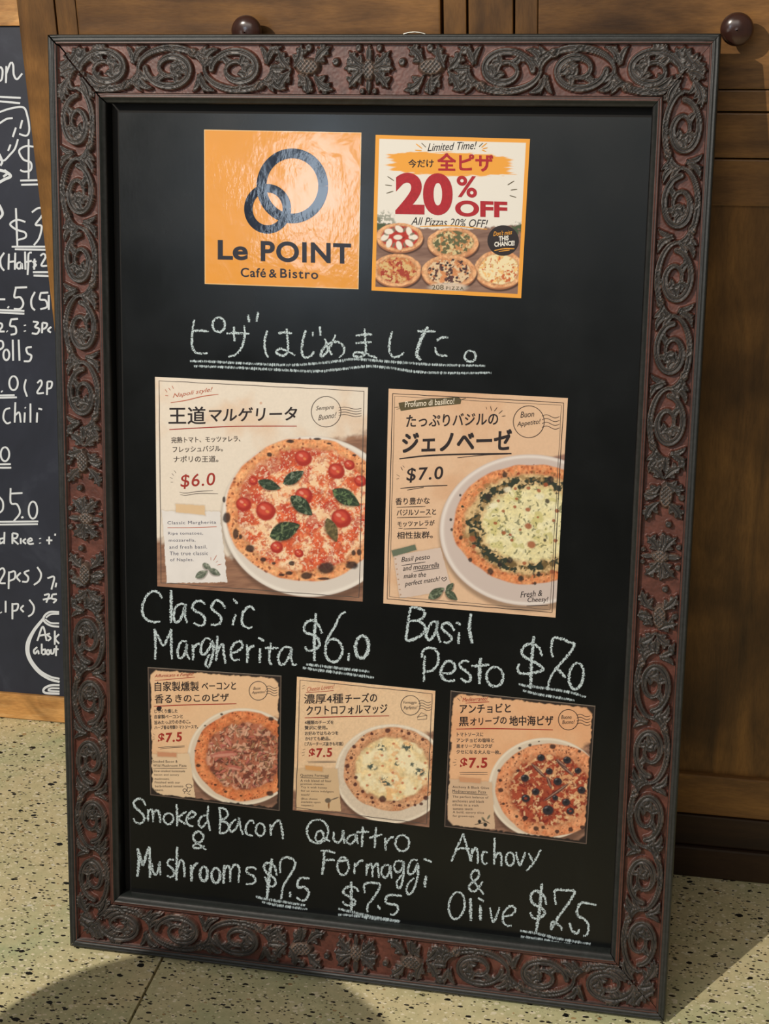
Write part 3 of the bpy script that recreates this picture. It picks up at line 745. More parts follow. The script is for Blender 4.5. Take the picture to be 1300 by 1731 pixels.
def text(fl, body, x0, y0, x1, y1, h, mat, bold=0., shear=0., o=(0, 0, 1.), name='printed_text', space=1.0):
    """ink box: bottom left (x0,y0), bottom right (x1,y1), height h"""
    c = bpy.data.curves.new('t', 'FONT'); c.body = body; c.resolution_u = 8 if h/o[2] > 12 and len(body) < 9 and ord(body[0]) < 999 else 3; cjk = ord(body[0]) > 999 or body.startswith('4種'); c.offset = 0 if cjk else bold; c.shear = shear; c.space_character = space
    ob = bpy.data.objects.new('t', c); COL.objects.link(ob)
    ox, oy, sc = o
    dl = max(bold*1.35*h/sc, .22) if cjk else 0
    TEXTS.append((fl, ob, (x0/sc+ox, y0/sc+oy, x1/sc+ox, y1/sc+oy, h/sc), mat, name, dl))
def flush_texts():
    bpy.context.view_layer.update(); dg = bpy.context.evaluated_depsgraph_get(); acc = {}
    for fl_, ob, (x0, y0, x1, y1, h), mat, name, dl in TEXTS:
        me = ob.evaluated_get(dg).to_mesh(); n = len(me.vertices); v = np.empty(n*3); me.vertices.foreach_get('co', v); v = v.reshape(-1, 3)
        fs = [tuple(p.vertices) for p in me.polygons]
        a, b = v[:, 0].min(), v[:, 0].max(); c, d = v[:, 1].min(), v[:, 1].max()
        u = (v[:, 0]-a)/(b-a); w_ = (v[:, 1]-c)/(d-c)
        U = x0+(x1-x0)*u; V = y0+(y1-y0)*u-h*w_
        vs, ff = acc.setdefault((id(fl_), mat, name), (fl_, [], []))[1:]
        for si, (su, sv) in enumerate(((0, 0),) if not dl else ((-dl/2, -dl/2), (dl/2, -dl/2), (-dl/2, dl/2), (dl/2, dl/2), (0, 0))):
            Q = onb(U+su, V+sv, PD+.00112+.000008*si)-np.array(fl_.base)
            k = len(vs); vs += list(Q); ff += [tuple(i+k for i in f) for f in fs]
        ob.evaluated_get(dg).to_mesh_clear()
    for (_, mat, name), (fl_, vs, ff) in acc.items():
        ob = link(name, mesh(name, vs, ff), mat, fl_.root)
        if name in ('body_text', 'note_text', 'script_text', 'postmark_text', 'small_text'): ob['kind'] = 'stuff'
    for t_ in TEXTS:
        c = t_[1].data; bpy.data.objects.remove(t_[1]); bpy.data.curves.remove(c)

# --- orange logo sign
f1 = Flyer('logo_sign', 'square orange glossy cafe sign with two linked navy rings', 'sign', [(345, 219), (611, 224), (606, 489), (346, 480)])
X, Y, u, v = f1.px(2.0)
img = np.ones(X.shape+(3,))*C3('#e9a04a'); img = img*(.97+.06*fbm(X, Y, 40, 3))[..., None]
edge = np.minimum(np.minimum(u, 1-u), np.minimum(v, 1-v)); img = over(img, (edge < .006)*1., '#f0cf9c')
f1.sheet(X, Y, img, 'print_gloss')
o1 = (330, 200, 4.333)
k = f1.ink('navy', 'logo_rings', o=o1)
def annulus(k, cx, cy, ro, ri, ry=None, n=72):
    pts = ring_pts(cx, cy, (ro+ri)/2, (ro+ri)/2*(ry or 1), 0, n, 0, 360); k.line(pts, (ro-ri)/o1[2], 0, False)
annulus(k, 711, 495, 262, 190, 1.055); annulus(k, 530, 663, 172, 110, 1.07)
f1.done(k)
text(f1, 'Le', 165, 1036, 385, 1040, 145, 'darkgloss', .028, 0, o1, 'name_text'); text(f1, 'POINT', 480, 1048, 1142, 1068, 152, 'darkgloss', .028, 0, o1, 'name_text', 1.1)
text(f1, 'Café', 333, 1162, 517, 1166, 68, 'darkgloss', .015, 0, o1, 'name_text', 1.1); text(f1, '&', 540, 1167, 598, 1168, 62, 'darkgloss', .015, 0, o1, 'name_text'); text(f1, 'Bistro', 622, 1168, 900, 1178, 68, 'darkgloss', .015, 0, o1, 'name_text', 1.15)

# --- pizza painter
def pizza(img, X, Y, cx, cy, rx, ry, seed, crust='#d98c5c', crust_hi='#f0bd8c', spot='#5a2a1c', base='#bf4a2c', rim=.80, char=(), spots=90, warp=.035):
    dx = X-cx; dy = Y-cy; q = np.sqrt((dx/rx)**2+(dy/ry)**2); q = q*(1+warp*(fbm(X, Y, rx*.30, seed, 2)-.5)*2)
    m = 1-sst(.985, 1.015, q); n = fbm(X, Y, 7, seed+1); n2 = fbm(X, Y, 3.2, seed+5, 2)
    cc = C3(crust)[None, None]*(1-n[..., None])+C3(crust_hi)[None, None]*n[..., None]
    cc = cc*((.66+.6*n2)*(.62+.45*np.exp(-((q-(rim+1)/2-.02)/(.62*(1-rim)))**2)))[..., None]
    cc = cc*(1-.35*sst(.55, .75, fbm(X, Y, 11, seed+15, 3))[..., None]*np.array([.4, .8, 1.]))
    img = img*(1-m[..., None])+cc*m[..., None]
    rs = np.random.RandomState(seed)
    for _ in range(spots):
        a = rs.rand()*6.283; r = rs.uniform(.80, .99); s = rs.uniform(.6, 2.1)*rx/110
        img = over(img, ell(X, Y, cx+rx*r*math.cos(a), cy+ry*r*math.sin(a), s*1.25, s, rs.rand()*180, .5)*.75, spot)
    inn = 1-sst(rim-.05, rim+.03, q+.10*(fbm(X, Y, 12, seed+9)-.5))
    bb = C3(base)[None, None]*(.65+.7*n)[..., None]
    img = img*(1-inn[..., None])+bb*inn[..., None]
    return img, q, inn
def plate(img, X, Y, cx, cy, rx, ry, c='#d9cfc6', hi='#efe8df'):
    q = np.sqrt(((X-cx)/rx)**2+((Y-cy)/ry)**2)
    img = over(img, (1-sst(1.0, 1.06, np.sqrt(((X-cx-3)/rx)**2+((Y-cy-6)/ry)**2)))*.55, '#4a3328')
    img = over(img, 1-sst(.99, 1.005, q), c); img = over(img, np.exp(-((q-.97)/.02)**2)*.8, hi); return img
def woodgrain(X, Y, seed, c1='#7d5a48', c2='#a98268', ang=-4):
    a, b = rot(X, Y, 0, 0, ang); n = fbm(a*.14, b, 5, seed, 3)[..., None]; return C3(c1)*(1-n)+C3(c2)*n
def paper(X, Y, c, stain, seed, amt=.45):
    img = np.ones(X.shape+(3,))*C3(c); s = sst(.50, .80, fbm(X, Y, 85, seed, 4)); img = over(img, s*amt, stain)
    return img*(.96+.08*fbm(X, Y, 3, seed+3, 2))[..., None]
def leaf(img, X, Y, cx, cy, rx, ry, deg, c='#33492c', hi='#7d9168', seed=1):
    a, b = rot(X, Y, cx, cy, deg); t_ = np.clip(a/rx, -1, 1); wd = ry*np.clip(1-np.abs(t_)**1.7, 0, 1)**.8*(1-.2*t_)*1.05
    m = (np.abs(a) < rx)*(1-sst(.85, 1.1, np.abs(b)/(wd+1e-3)))
    img = over(img, ((np.abs(a-1) < rx)*(1-sst(.85, 1.25, np.abs(b-2)/(wd+1e-3))))*.5, '#4a1a12')
    n = fbm(X, Y, 6, seed); img = over(img, m, C3(c)*(.35+1.3*n)[..., None]); img = over(img, m*sst(.58, .70, fbm(X, Y, 4.5, seed+3, 2))*.55, hi)
    vein = np.exp(-(b/.9)**2)+.7*np.exp(-((np.abs(np.sin((a+np.abs(b)*1.1)/(rx*.32)*math.pi/1.3)))/.25)**2)
    return over(img, m*np.clip(vein, 0, 1)*.26*(.5+n), hi)
def cv(o): return lambda x, y: (x/o[2]+o[0], y/o[2]+o[1])

# --- 20% off flyer
f2 = Flyer('discount_flyer', 'white twenty percent off flyer with orange border and six small pizzas', 'flyer', [(635, 228), (896, 235), (881, 504), (628, 491)])
X, Y, u, v = f2.px(1.0); o2 = (610, 210, 4.333); c2 = cv(o2)
img = np.ones(X.shape+(3,))*C3('#e9e4db')
arcy = 372+18*np.exp(-((X-760)/75)**2)*1.0+ (fbm(X, Y, 9, 2)-.5)*10
wd = sst(0, 3, Y-arcy-4*np.sin((X-620)/30))
img = img*(1-wd[..., None])+woodgrain(X, Y, 5, '#6b4c42', '#9c7c6c')*wd[..., None]
for gx, gy, r in ((648, 372, 20), (882, 385, 16), (640, 378, 14)):
    gm = ell(X, Y, gx, gy, r, r*.8, 0, .3, .5, 9); img = over(img, gm*wd.clip(.6, 1)*(fbm(X, Y, 5, 8) > .45), '#46553a')
x_, y_ = c2(640, 500)
def mini(img, x, y, rx, ry, seed, base, topc, darkc, t0=.5, d0=.62):
    a, b = c2(x, y); rx /= 4.333; ry /= 4.333
    img = over(img, ell(X, Y, a+1, b+5, rx*1.04, ry*1.04, 0, .05), '#4a2f24')
    img = over(img, ell(X, Y, a, b+3, rx, ry, 0, .04), '#a56a48')
    img, q, inn = pizza(img, X, Y, a, b, rx, ry, seed, '#d6905e', '#efc090', '#a04a2a', base, .80, spots=34)
    n = fbm(X, Y, 5, seed+20, 2); img = over(img, inn*sst(t0-.05, t0+.07, n), topc)
    n = fbm(X, Y, 4, seed+30, 2); return over(img, inn*sst(d0-.03, d0+.05, n), darkc)
img = mini(img, 1012, 1062, 182, 138, 61, '#e5b877', '#f0dfb4', '#c9693a', .42, .66)
img = mini(img, 285, 828, 172, 105, 62, '#b82e22', '#c5382a', '#8e2418', .6, .7)
a, b = c2(280, 828)
for k in range(8):
    an = k*math.pi/4; img = over(img, ell(X, Y, a+24*math.cos(an), b+14*math.sin(an), 8.5, 5.2, math.degrees(an)*.8, .25), '#ece4d6')
    an += .39; img = over(img, ell(X, Y, a+24*math.cos(an), b+14*math.sin(an), 5, 2.2, math.degrees(an), .25)*.8, '#6e7560')
img = over(img, ell(X, Y, a-2, b, 8, 4.5, 0, .25), '#eadfd0')
img = mini(img, 675, 868, 188, 112, 63, '#c58a58', '#d9c493', '#5f6140', .55, .48)
img = mini(img, 265, 1068, 178, 118, 64, '#c9804c', '#d8b67c', '#a63a28', .50, .58)
img = mini(img, 645, 1080, 202, 122, 65, '#cf8a58', '#e0c4a0', '#55302f', .47, .60)
rs = np.random.RandomState(4)
for k in range(22):
    an = rs.rand()*6.28; r = math.sqrt(rs.rand())*.72; a, b = c2(645+202*r*math.cos(an), 1070+118*r*math.sin(an)); img = over(img, ell(X, Y, a, b, 2.6, 2.2, 0, .4), '#35222a')
a, b = c2(640, 1195); img = over(img, ell(X, Y, a, b, 36, 9, 0, .35)*.75, '#d9cdbd')
# brush stroke behind the headline
a, b = c2(655, 300); br = np.abs((Y-b)-(-2+.03*(X-a)))/(20-.0009*(X-a)**2*.6+(fbm(X*.12, Y, 2.2, 31, 2)-.5)*7)
ex = np.abs(X-a)/(106+(fbm(X*.01, Y, 2.5, 12, 2)-.5)*34)
img = over(img, (1-sst(.93, 1.02, br))*(1-sst(.93, 1.02, ex)), '#efa53c')
edge = np.minimum(np.minimum(u, 1-u), np.minimum(v, 1-v)); img = over(img, (edge < .024)*1., '#efa53c')
f2.sheet(X, Y, img)
k = f2.ink('olive', 'accent_lines', o=o2)
for q in (((445, 138), (475, 168)), ((865, 165), (893, 138))): k.line(q, 1.2)
for q in (((195, 382), (242, 414)), ((178, 445), (228, 450)), ((187, 506), (237, 490)), ((1075, 445), (1123, 415)), ((1098, 482), (1145, 476)), ((1090, 522), (1137, 536))): k.line(q, 1.5, .4)
g = f2.ink('orange', 'accent_lines', o=o2)
for q in (((403, 143), (448, 178)), ((397, 190), (445, 194)), ((883, 170), (922, 138)), ((892, 180), (928, 172)), ((885, 188), (918, 200)), ((432, 748), (680, 745), (925, 770))): g.line(q, 1.8, .4)
bd = f2.ink('black', 'round_badge', off=.00105, o=o2); bd.poly(ring_pts(1042, 852, 115, 112, 0, 32, 0, 348.75)[::-1])
f2.done(k, g, bd)
g2 = f2.ink('orange', 'badge_underline', off=.0013, o=o2); g2.line([(978, 925), (1050, 912), (1125, 912)], 1.8, .4); g2.line([(1010, 932), (1090, 922)], 1.4, .4); f2.done(g2)
text(f2, 'Limited Time!', 488, 198, 848, 182, 58, 'black', .0, .35, o2, 'script_text')
text(f2, '今だけ', 348, 318, 532, 316, 60, 'black', .022, 0, o2, 'headline_text'); text(f2, '全ピザ', 563, 338, 966, 345, 125, 'crimson', .04, 0, o2, 'headline_text')
text(f2, '20', 252, 662, 672, 668, 308, 'crimson', .045, 0, o2, 'discount_text'); text(f2, '%', 702, 533, 850, 540, 158, 'crimson', .02, 0, o2, 'discount_text'); text(f2, 'OFF', 690, 675, 1072, 684, 118, 'crimson', .04, 0, o2, 'discount_text')
text(f2, 'All Pizzas 20% OFF!', 368, 736, 930, 758, 58, 'black', 0, .3, o2, 'script_text')
text(f2, "Don't miss", 970, 820, 1108, 806, 34, 'orange', .01, .3, o2, 'badge_text'); text(f2, 'THIS', 1010, 856, 1083, 850, 36, 'white', .035, 0, o2, 'badge_text'); text(f2, 'CHANCE!', 978, 898, 1126, 888, 36, 'white', .035, 0, o2, 'badge_text')
text(f2, '208', 520, 1212, 606, 1212, 36, 'olive', 0, 0, o2, 'small_text'); text(f2, 'PIZZA', 624, 1212, 752, 1214, 24, 'olive', 0, 0, o2, 'small_text', 1.4)

def stamp(fl, o, cx, cy, r, words, x1, mat='grey', dy=26):
    k = fl.ink(mat, 'postmark', o=o); k.line(ring_pts(cx, cy, r, r*1.03, 0, 40, 0, 360), 1.1, 0, False)
    for i in range(4):
        y = cy-dy*1.5+i*dy; x0 = cx+r*.85
        k.line([(x0+(x1-x0)*t_, y-10*math.sin(t_*2*math.pi)+t_*dy*.1) for t_ in np.linspace(0, 1, 9)], 1.0, .3)
    fl.done(k)
def ticks(k, segs, w=1.1):
    for q in segs: k.line(q, w, .4)
def border(fl, inset, mat='black', w=1.0, gaps=(), name='border_lines'):
    k = fl.ink(mat, name); q = fl.q
    def at(u, v): return (q[0]*(1-u)+q[1]*u)*(1-v)+(q[3]*(1-u)+q[2]*u)*v
    a = inset; b = 1-inset
    for (u0, v0), (u1, v1) in (((a, a), (b, a)), ((b, a), (b, b)), ((b, b), (a, b)), ((a, b), (a, a))):
        n = 16; tt = np.linspace(0, 1, n); rng = random.Random(int(u0*100+v1*10+w))
        pts = [at(u0+(u1-u0)*t_, v0+(v1-v0)*t_)+np.array([rng.uniform(-.4, .4), rng.uniform(-.4, .4)]) for t_ in tt]
        k.line(pts, w, .3)
    fl.done(k)

# --- margherita
f3 = Flyer('margherita_flyer', 'cream flyer with margherita pizza with tomatoes and basil leaves', 'flyer', [(262, 637), (622, 655), (613, 1017), (266, 991)], 'pizza flyers on the chalkboard')
X, Y, u, v = f3.px(1.0)
img = paper(X, Y, '#e6dacb', '#dcb48f', 11, .5)
wm = sst(0, 14, (Y-905)-(X-265)*.22-(X > 0)*0+(fbm(X, Y, 18, 4)-.5)*26)*(X < 450)
wm = np.maximum(wm, sst(0, 16, (X-520)*.25+(Y-745)*.9-2+(fbm(X, Y, 14, 7)-.5)*24)*(X > 500)*(Y < 790))
wm = np.maximum(wm, sst(960, 975, Y)*1.)
img = img*(1-wm[..., None])+woodgrain(X, Y, 8, '#6b483a', '#b08468')*wm[..., None]
img = plate(img, X, Y, 525, 873, 150, 136)
img, q, inn = pizza(img, X, Y, 517, 862, 136, 122, 21, '#e0834c', '#f8c08a', '#7c3420', '#d9643c', .85, spots=230)
n = fbm(X, Y, 20, 41, 4); img = over(img, inn*sst(.40, .54, n)*.85, '#f0a878'); img = over(img, inn*sst(.49, .60, n)*.9, '#f5d0a6'); img = over(img, inn*sst(.66, .72, fbm(X, Y, 3.5, 44, 2))*.6, '#c8462a')
n = fbm(X, Y, 22, 47, 3); img = over(img, inn*sst(.60, .70, n)*.7, '#c0382c'); img = over(img, inn*sst(.0, .5, ((517-X)/136+(862-Y)/122)*.8-.2)*sst(.60, .80, q)*.75, '#b8452c'); img = over(img, inn*sst(.60, .68, fbm(X, Y, 3, 52, 2))*.55, '#fbe6c8'); n = fbm(X, Y, 5, 49, 2); img = over(img, inn*sst(.64, .72, n)*.5, '#a8301e')
o3 = (360, 730, 4.815); c3 = cv(o3)
for x, y, r in ((250, 590, 68), (430, 645, 88), (740, 520, 78), (1045, 705, 90), (520, 940, 56), (735, 215, 75), (1005, 320, 75), (1200, 400, 55), (1110, 270, 48), (330, 400, 40), (700, 990, 40)):
    a, b = c3(x, y); r /= 4.815
    img = over(img, ell(X, Y, a, b, r, r*.92, 20, .18, .06, x), '#a8281c'); img = over(img, ell(X, Y, a-r*.1, b-r*.15, r*.72, r*.6, 10, .4, .1, y)*.9, '#cf4a36')
    img = over(img, ell(X, Y, a-r*.25, b-r*.3, r*.30, r*.18, 30, .5)*.7, '#efa48c'); img = over(img, ell(X, Y, a+r*.15, b+r*.05, r*.22, r*.15, 30, .5)*.6, '#e89a5a')
for x, y, rx, ry, dg, hi in ((655, 372, 98, 48, -32, '#8fa08a'), (460, 432, 98, 42, 18, '#6f8068'), (722, 600, 118, 58, 42, '#8fa080'), (1085, 535, 128, 62, 30, '#7f9a66'), (585, 805, 132, 74, -22, '#86986c'), (968, 800, 105, 46, 68, '#8a7a50')):
    a, b = c3(x, y); img = leaf(img, X, Y, a, b, rx/4.815, ry/4.815, dg, '#223422' if x != 968 else '#5a5030', hi, x)
for x, y, rx, ry in ((112, 700, 36, 52), (185, 830, 26, 50), (300, 950, 42, 34), (920, 1108, 74, 52), (1132, 1085, 58, 36), (760, 1172, 54, 32), (460, 185, 24, 20), (630, 78, 38, 16), (850, 58, 34, 12), (1150, 190, 20, 10), (90, 552, 15, 28), (560, 1165, 30, 12), (410, 1040, 28, 22), (640, 1070, 28, 22), (620, 1150, 34, 18), (900, 1195, 60, 12), (1190, 980, 22, 30), (945, 95, 22, 10), (1145, 985, 20, 26), (495, 1070, 20, 14), (225, 855, 16, 20)):
    a, b = c3(x, y); img = over(img, ell(X, Y, a, b, rx/4.815, ry/4.815, 0, .35, .15, x)*.92, '#2a1a1a')
# torn note with tape
o4 = (250, 830, 6.5); c4 = cv(o4)
def torn(img, X, Y, pts, c, seed, wob=1.6, shadow=True):
    P = np.array(pts, float); ins = np.ones(X.shape)*99; n = len(P)
    for i in range(n):
        a = P[i]; b = P[(i+1) % n]; d = b-a; d /= np.hypot(*d); ins = np.minimum(ins, (X-a[0])*(-d[1])+(Y-a[1])*d[0])
    ins = ins+(fbm(X, Y, 5, seed, 2)-.5)*2*wob
    if shadow: img = over(img, sst(-3, 0, ins)*.25, '#8a6a50')
    return over(img, sst(-.3, .5, ins), C3(c)*(.95+.1*fbm(X, Y, 20, seed))[..., None])
img = torn(img, X, Y, [c4(155, 215), c4(790, 228), c4(875, 1003), c4(208, 1015)], '#e3dedb', 5)
img = torn(img, X, Y, [c4(302, 142), c4(622, 160), c4(630, 268), c4(308, 232)], '#dcbc94', 6, .6)
for x, y, rx, ry, dg in ((590, 915, 78, 40, -28), (650, 830, 60, 30, 38), (735, 890, 72, 34, 28)):
    a, b = c4(x, y); img = leaf(img, X, Y, a, b, rx/6.5, ry/6.5, dg, '#5d6658', '#b9bdae', x)
img = over(img, np.clip(ell(X, Y, 441, 681.5, 2.6, 2.6, 0, .4), 0, 1)*.6, '#c9875f')
f3.sheet(X, Y, img); border(f3, .018, 'grey', 1.1)
o3b = (250, 620, 6.5); o3c = (430, 620, 6.19)
k = f3.ink('softred', 'accent_lines', o=o3b); ticks(k, [[(250, 395), (420, 368), (600, 325), (775, 302)], [(190, 250), (210, 280)], [(228, 232), (245, 258)], [(265, 210), (282, 242)], [(190, 315), (222, 318)]], 1.5)
k2 = f3.ink('red', 'title_underline', o=o3b); k2.line([(235, 690), (560, 672), (940, 655), (1300, 652), (1636, 652)], 1.7, .2)
k3 = f3.ink('grey', 'accent_lines', o=o3b); ticks(k3, [[(345, 1378), (420, 1388), (560, 1368), (715, 1362)], [(355, 1405), (420, 1412), (560, 1392), (770, 1395)], [(288, 1140), (310, 1168)], [(262, 1172), (285, 1196)], [(240, 1215), (270, 1228)], [(250, 1268), (275, 1268)]], 1.0)
f3.done(k, k2, k3)
k = f3.ink('softred', 'note_line', o=o4); k.line([(215, 403), (480, 402), (755, 393)], 1.0); ticks(k, [[(720, 765), (755, 705)], [(745, 785), (768, 768)], [(760, 815), (808, 803)], [(690, 728), (692, 760)]], .8); f3.done(k)
stamp(f3, o3c, 750, 470, 155, 0, 1120)
text(f3, 'Napoli style!', 275, 355, 710, 282, 60, 'softred', 0, .3, o3b, 'script_text')
text(f3, '王道', 228, 630, 632, 628, 190, 'black', .018, 0, o3b, 'title_text'); text(f3, 'マルゲリータ', 672, 605, 1638, 588, 150, 'black', .022, .1, o3b, 'title_text')
text(f3, '完熟トマト、モッツァレラ、', 258, 838, 1015, 822, 66, 'grey', .008, 0, o3b, 'body_text'); text(f3, 'フレッシュバジル。', 272, 942, 822, 930, 66, 'grey', .008, 0, o3b, 'body_text'); text(f3, 'ナポリの王道。', 282, 1050, 772, 1046, 70, 'grey', .008, 0, o3b, 'body_text')
text(f3, '$6.0', 358, 1345, 738, 1322, 160, 'red', .006, .08, o3b, 'price_text', 1.1)
text(f3, 'Sempre', 643, 470, 832, 455, 58, 'grey', 0, .3, o3c, 'postmark_text'); text(f3, 'Buono!', 668, 562, 858, 530, 58, 'grey', 0, .3, o3c, 'postmark_text')
for b_, x0, y0, x1, y1, h in (('Classic Margherita', 215, 378, 748, 370, 46), ('Ripe tomatoes,', 222, 490, 605, 488, 40), ('mozzarella,', 230, 562, 522, 560, 36), ('and fresh basil.', 235, 635, 650, 632, 40), ('The true classic', 240, 706, 660, 704, 40), ('of Naples.', 244, 782, 502, 780, 44)):
    text(f3, b_, x0, y0, x1, y1, h, 'blueink', .0, 0, o4, 'note_text', 1.15)

# --- basil pesto
f4 = Flyer('pesto_flyer', 'peach flyer with green basil pesto pizza covered in melted cheese', 'flyer', [(657, 657), (960, 673), (939, 1044), (648, 1020)], 'pizza flyers on the chalkboard')
X, Y, u, v = f4.px(1.0)
img = paper(X, Y, '#e2bd9c', '#d09c74', 51, .45)
wm = sst(0, 5, (Y-776)+(X-905)*.22)*(X > 900)*(Y < 810); img = img*(1-wm[..., None])+woodgrain(X, Y, 9, '#7a5548', '#a98070', -8)*wm[..., None]
img = plate(img, X, Y, 895, 896, 152, 128, '#cdbdb6', '#ece4de')
img, q, inn = pizza(img, X, Y, 897, 886, 132, 102, 71, '#d7743f', '#f0b07a', '#8a3a20', '#d9b987', .84, spots=150)
n = fbm(X, Y, 10, 77, 3); ringm = np.exp(-((q-.72)/.10)**2); img = over(img, sst(.34, .56, ringm*.70+(n-.5)*1.5+(fbm(X, Y, 4, 78, 2)-.5)*.5)*(q < .95), '#2c3426')
img = over(img, sst(.57, .66, fbm(X, Y, 7, 90, 2))*(q < .9)*(q > .55)*.6, '#8a6b3c')
ch = 1-sst(.56, .66, q+(n-.5)*.15); cn = fbm(X, Y, 16, 81, 3); cc = C3('#e6d695')*(1-cn)[..., None]+C3('#f0eac4')*cn[..., None]
cc = cc*(.78+.4*fbm(X, Y, 3.5, 82, 2))[..., None]; img = img*(1-ch[..., None])+cc*ch[..., None]
img = over(img, ch*sst(.58, .68, fbm(X, Y, 12, 83, 2))*.5, '#b9b054'); img = over(img, ch*sst(.66, .74, fbm(X, Y, 5, 84, 2))*.7, '#4c5434')
o5 = (740, 760, 5.909); c5 = cv(o5)
for x, y, r in ((905, 765, 42), (935, 950, 50), (660, 832, 26), (740, 905, 20), (725, 852, 18), (655, 615, 20), (770, 572, 20), (788, 492, 20), (605, 512, 20), (900, 600, 28), (1080, 350, 26), (1190, 612, 26), (1160, 708, 20), (575, 735, 22), (775, 390, 20), (905, 385, 24), (1010, 410, 24), (1145, 1220, 30), (345, 893, 42), (360, 968, 26), (350, 1022, 14), (1175, 910, 26), (825, 800, 16), (1000, 675, 14), (865, 1135, 24), (450, 1100, 18)):
    a, b = c5(x, y); img = over(img, ell(X, Y, a, b, r/5.9, r*.85/5.9, 15, .4, .15, x)*.9, '#a2532f')
for x, y, r in ((230, 880, 22), (325, 1100, 24), (525, 1215, 36), (830, 1290, 32), (970, 1335, 18), (1010, 1245, 24), (720, 1105, 34), (225, 455, 14), (130, 700, 16), (140, 800, 16), (620, 1150, 26), (1130, 300, 40), (670, 250, 32), (505, 470, 34), (1070, 905, 18), (1095, 515, 26)):
    a, b = c5(x, y); img = over(img, ell(X, Y, a, b, r/5.9, r*1.1/5.9, 0, .4, .25, x)*.9, '#2b211d')
for x, y, r in ((1020, 465, 55), (700, 400, 45), (560, 560, 50)):
    a, b = c5(x, y); img = over(img, ell(X, Y, a, b, r/5.9, r*.7/5.9, 0, .5, .2, x)*.7, '#f2edd2')
o6 = (640, 820, 3.94); c6 = cv(o6); o6b = (640, 650, 3.94)
img = torn(img, X, Y, [c6(98, 470), c6(412, 415), c6(490, 700), c6(140, 755)], '#d6c2b6', 5, .8)
img = torn(img, X, Y, [c6(85, 435), c6(243, 395), c6(255, 432), c6(95, 478)], '#65705c', 6, .4); 
for x, y, rx, ry, dg in ((385, 720, 64, 32, -35), (475, 680, 38, 20, -50), (485, 735, 52, 26, 38)):
    a, b = c6(x, y); img = leaf(img, X, Y, a, b, rx/3.94, ry/3.94, dg, '#3f4a38', '#9aa588', x)
for i in range(8):
    a, b = c6(112+i*4.9, 492+i*34); img = over(img, ell(X, Y, a, b, 1.6, 1.3, 0, .3), '#b08a6e')
f4.sheet(X, Y, img); border(f4, .022, 'black', 1.2); border(f4, .034, 'grey', .7)
k = f4.ink('olive', 'title_tag', o=o6b, off=.0010); k.poly([(133, 122), (300, 98), (530, 82), (552, 100), (545, 130), (330, 150), (148, 176), (138, 150)]); ticks(k, [[(105, 152), (135, 150)], [(545, 102), (582, 92)], [(118, 165), (140, 160)]], 1.2)
k2 = f4.ink('black', 'title_underline', o=o6b); k2.line([(138, 495), (300, 476), (500, 466), (885, 460)], 2.8, .3); k2.line([(525, 488), (700, 470), (860, 464)], 1.2, .3); k2.line([(145, 692), (300, 678), (458, 672)], 1.6, .3); k2.line([(190, 703), (300, 685)], 1.0)
ticks(k2, [[(148, 548), (160, 572)], [(160, 540), (172, 552)], [(120, 600), (140, 612)], [(118, 630), (135, 625)], [(715, 148), (720, 165)], [(745, 145), (752, 175)], [(770, 178), (790, 152)], [(800, 195), (825, 172)], [(820, 212), (845, 208)]], 1.0)
k3 = f4.ink('black', 'text_underline', o=o6); ticks(k3, [[(120, 148), (312, 142)], [(122, 217), (352, 212)], [(132, 288), (160, 288)], [(165, 292), (322, 288)], [(152, 536), (312, 512)], [(232, 575), (404, 552)], [(985, 805), (1128, 800)]], 1.1)
k3.line([(435, 640), (420, 625), (425, 615), (436, 622), (447, 612), (452, 625), (435, 640)], .9)
f4.done(k, k2, k3); stamp(f4, o6b, 1000, 248, 103, 0, 1205, 'black', 25)
text(f4, 'Profumo di basilico!', 175, 152, 505, 128, 40, 'cream', .008, .1, o6b, 'tag_text')
text(f4, 'たっぷりバジルの', 185, 284, 795, 268, 82, 'black', .018, .05, o6b, 'title_text'); text(f4, 'ジェノベーゼ', 160, 452, 885, 432, 132, 'black', .04, .05, o6b, 'title_text')
text(f4, '$7.0', 185, 655, 430, 642, 98, 'black', .012, .1, o6b, 'price_text', 1.15)
text(f4, 'Buon', 945, 222, 1035, 214, 40, 'black', 0, .2, o6b, 'postmark_text'); text(f4, 'Appetito!', 922, 290, 1078, 270, 42, 'black', 0, .2, o6b, 'postmark_text')
for b_, x0, y0, x1, y1, h in (('香り豊かな', 112, 132, 340, 126, 46), ('バジルソースと', 120, 204, 382, 196, 40), ('モッツァレラが', 125, 278, 372, 270, 38), ('相性抜群。', 122, 358, 360, 354, 46)):
    text(f4, b_, x0, y0, x1, y1, h, 'black', .008, 0, o6, 'body_text')
for b_, x0, y0, x1, y1, h in (('Basil pesto', 152, 522, 342, 502, 42), ('and mozzarella', 162, 572, 402, 546, 34), ('make the', 167, 622, 315, 610, 32), ('perfect match!', 175, 684, 408, 648, 42), ('Fresh &', 945, 750, 1090, 738, 40), ('Cheesy!', 992, 790, 1130, 785, 42)):
    text(f4, b_, x0, y0, x1, y1, h, 'black', 0, .2, o6, 'note_text')

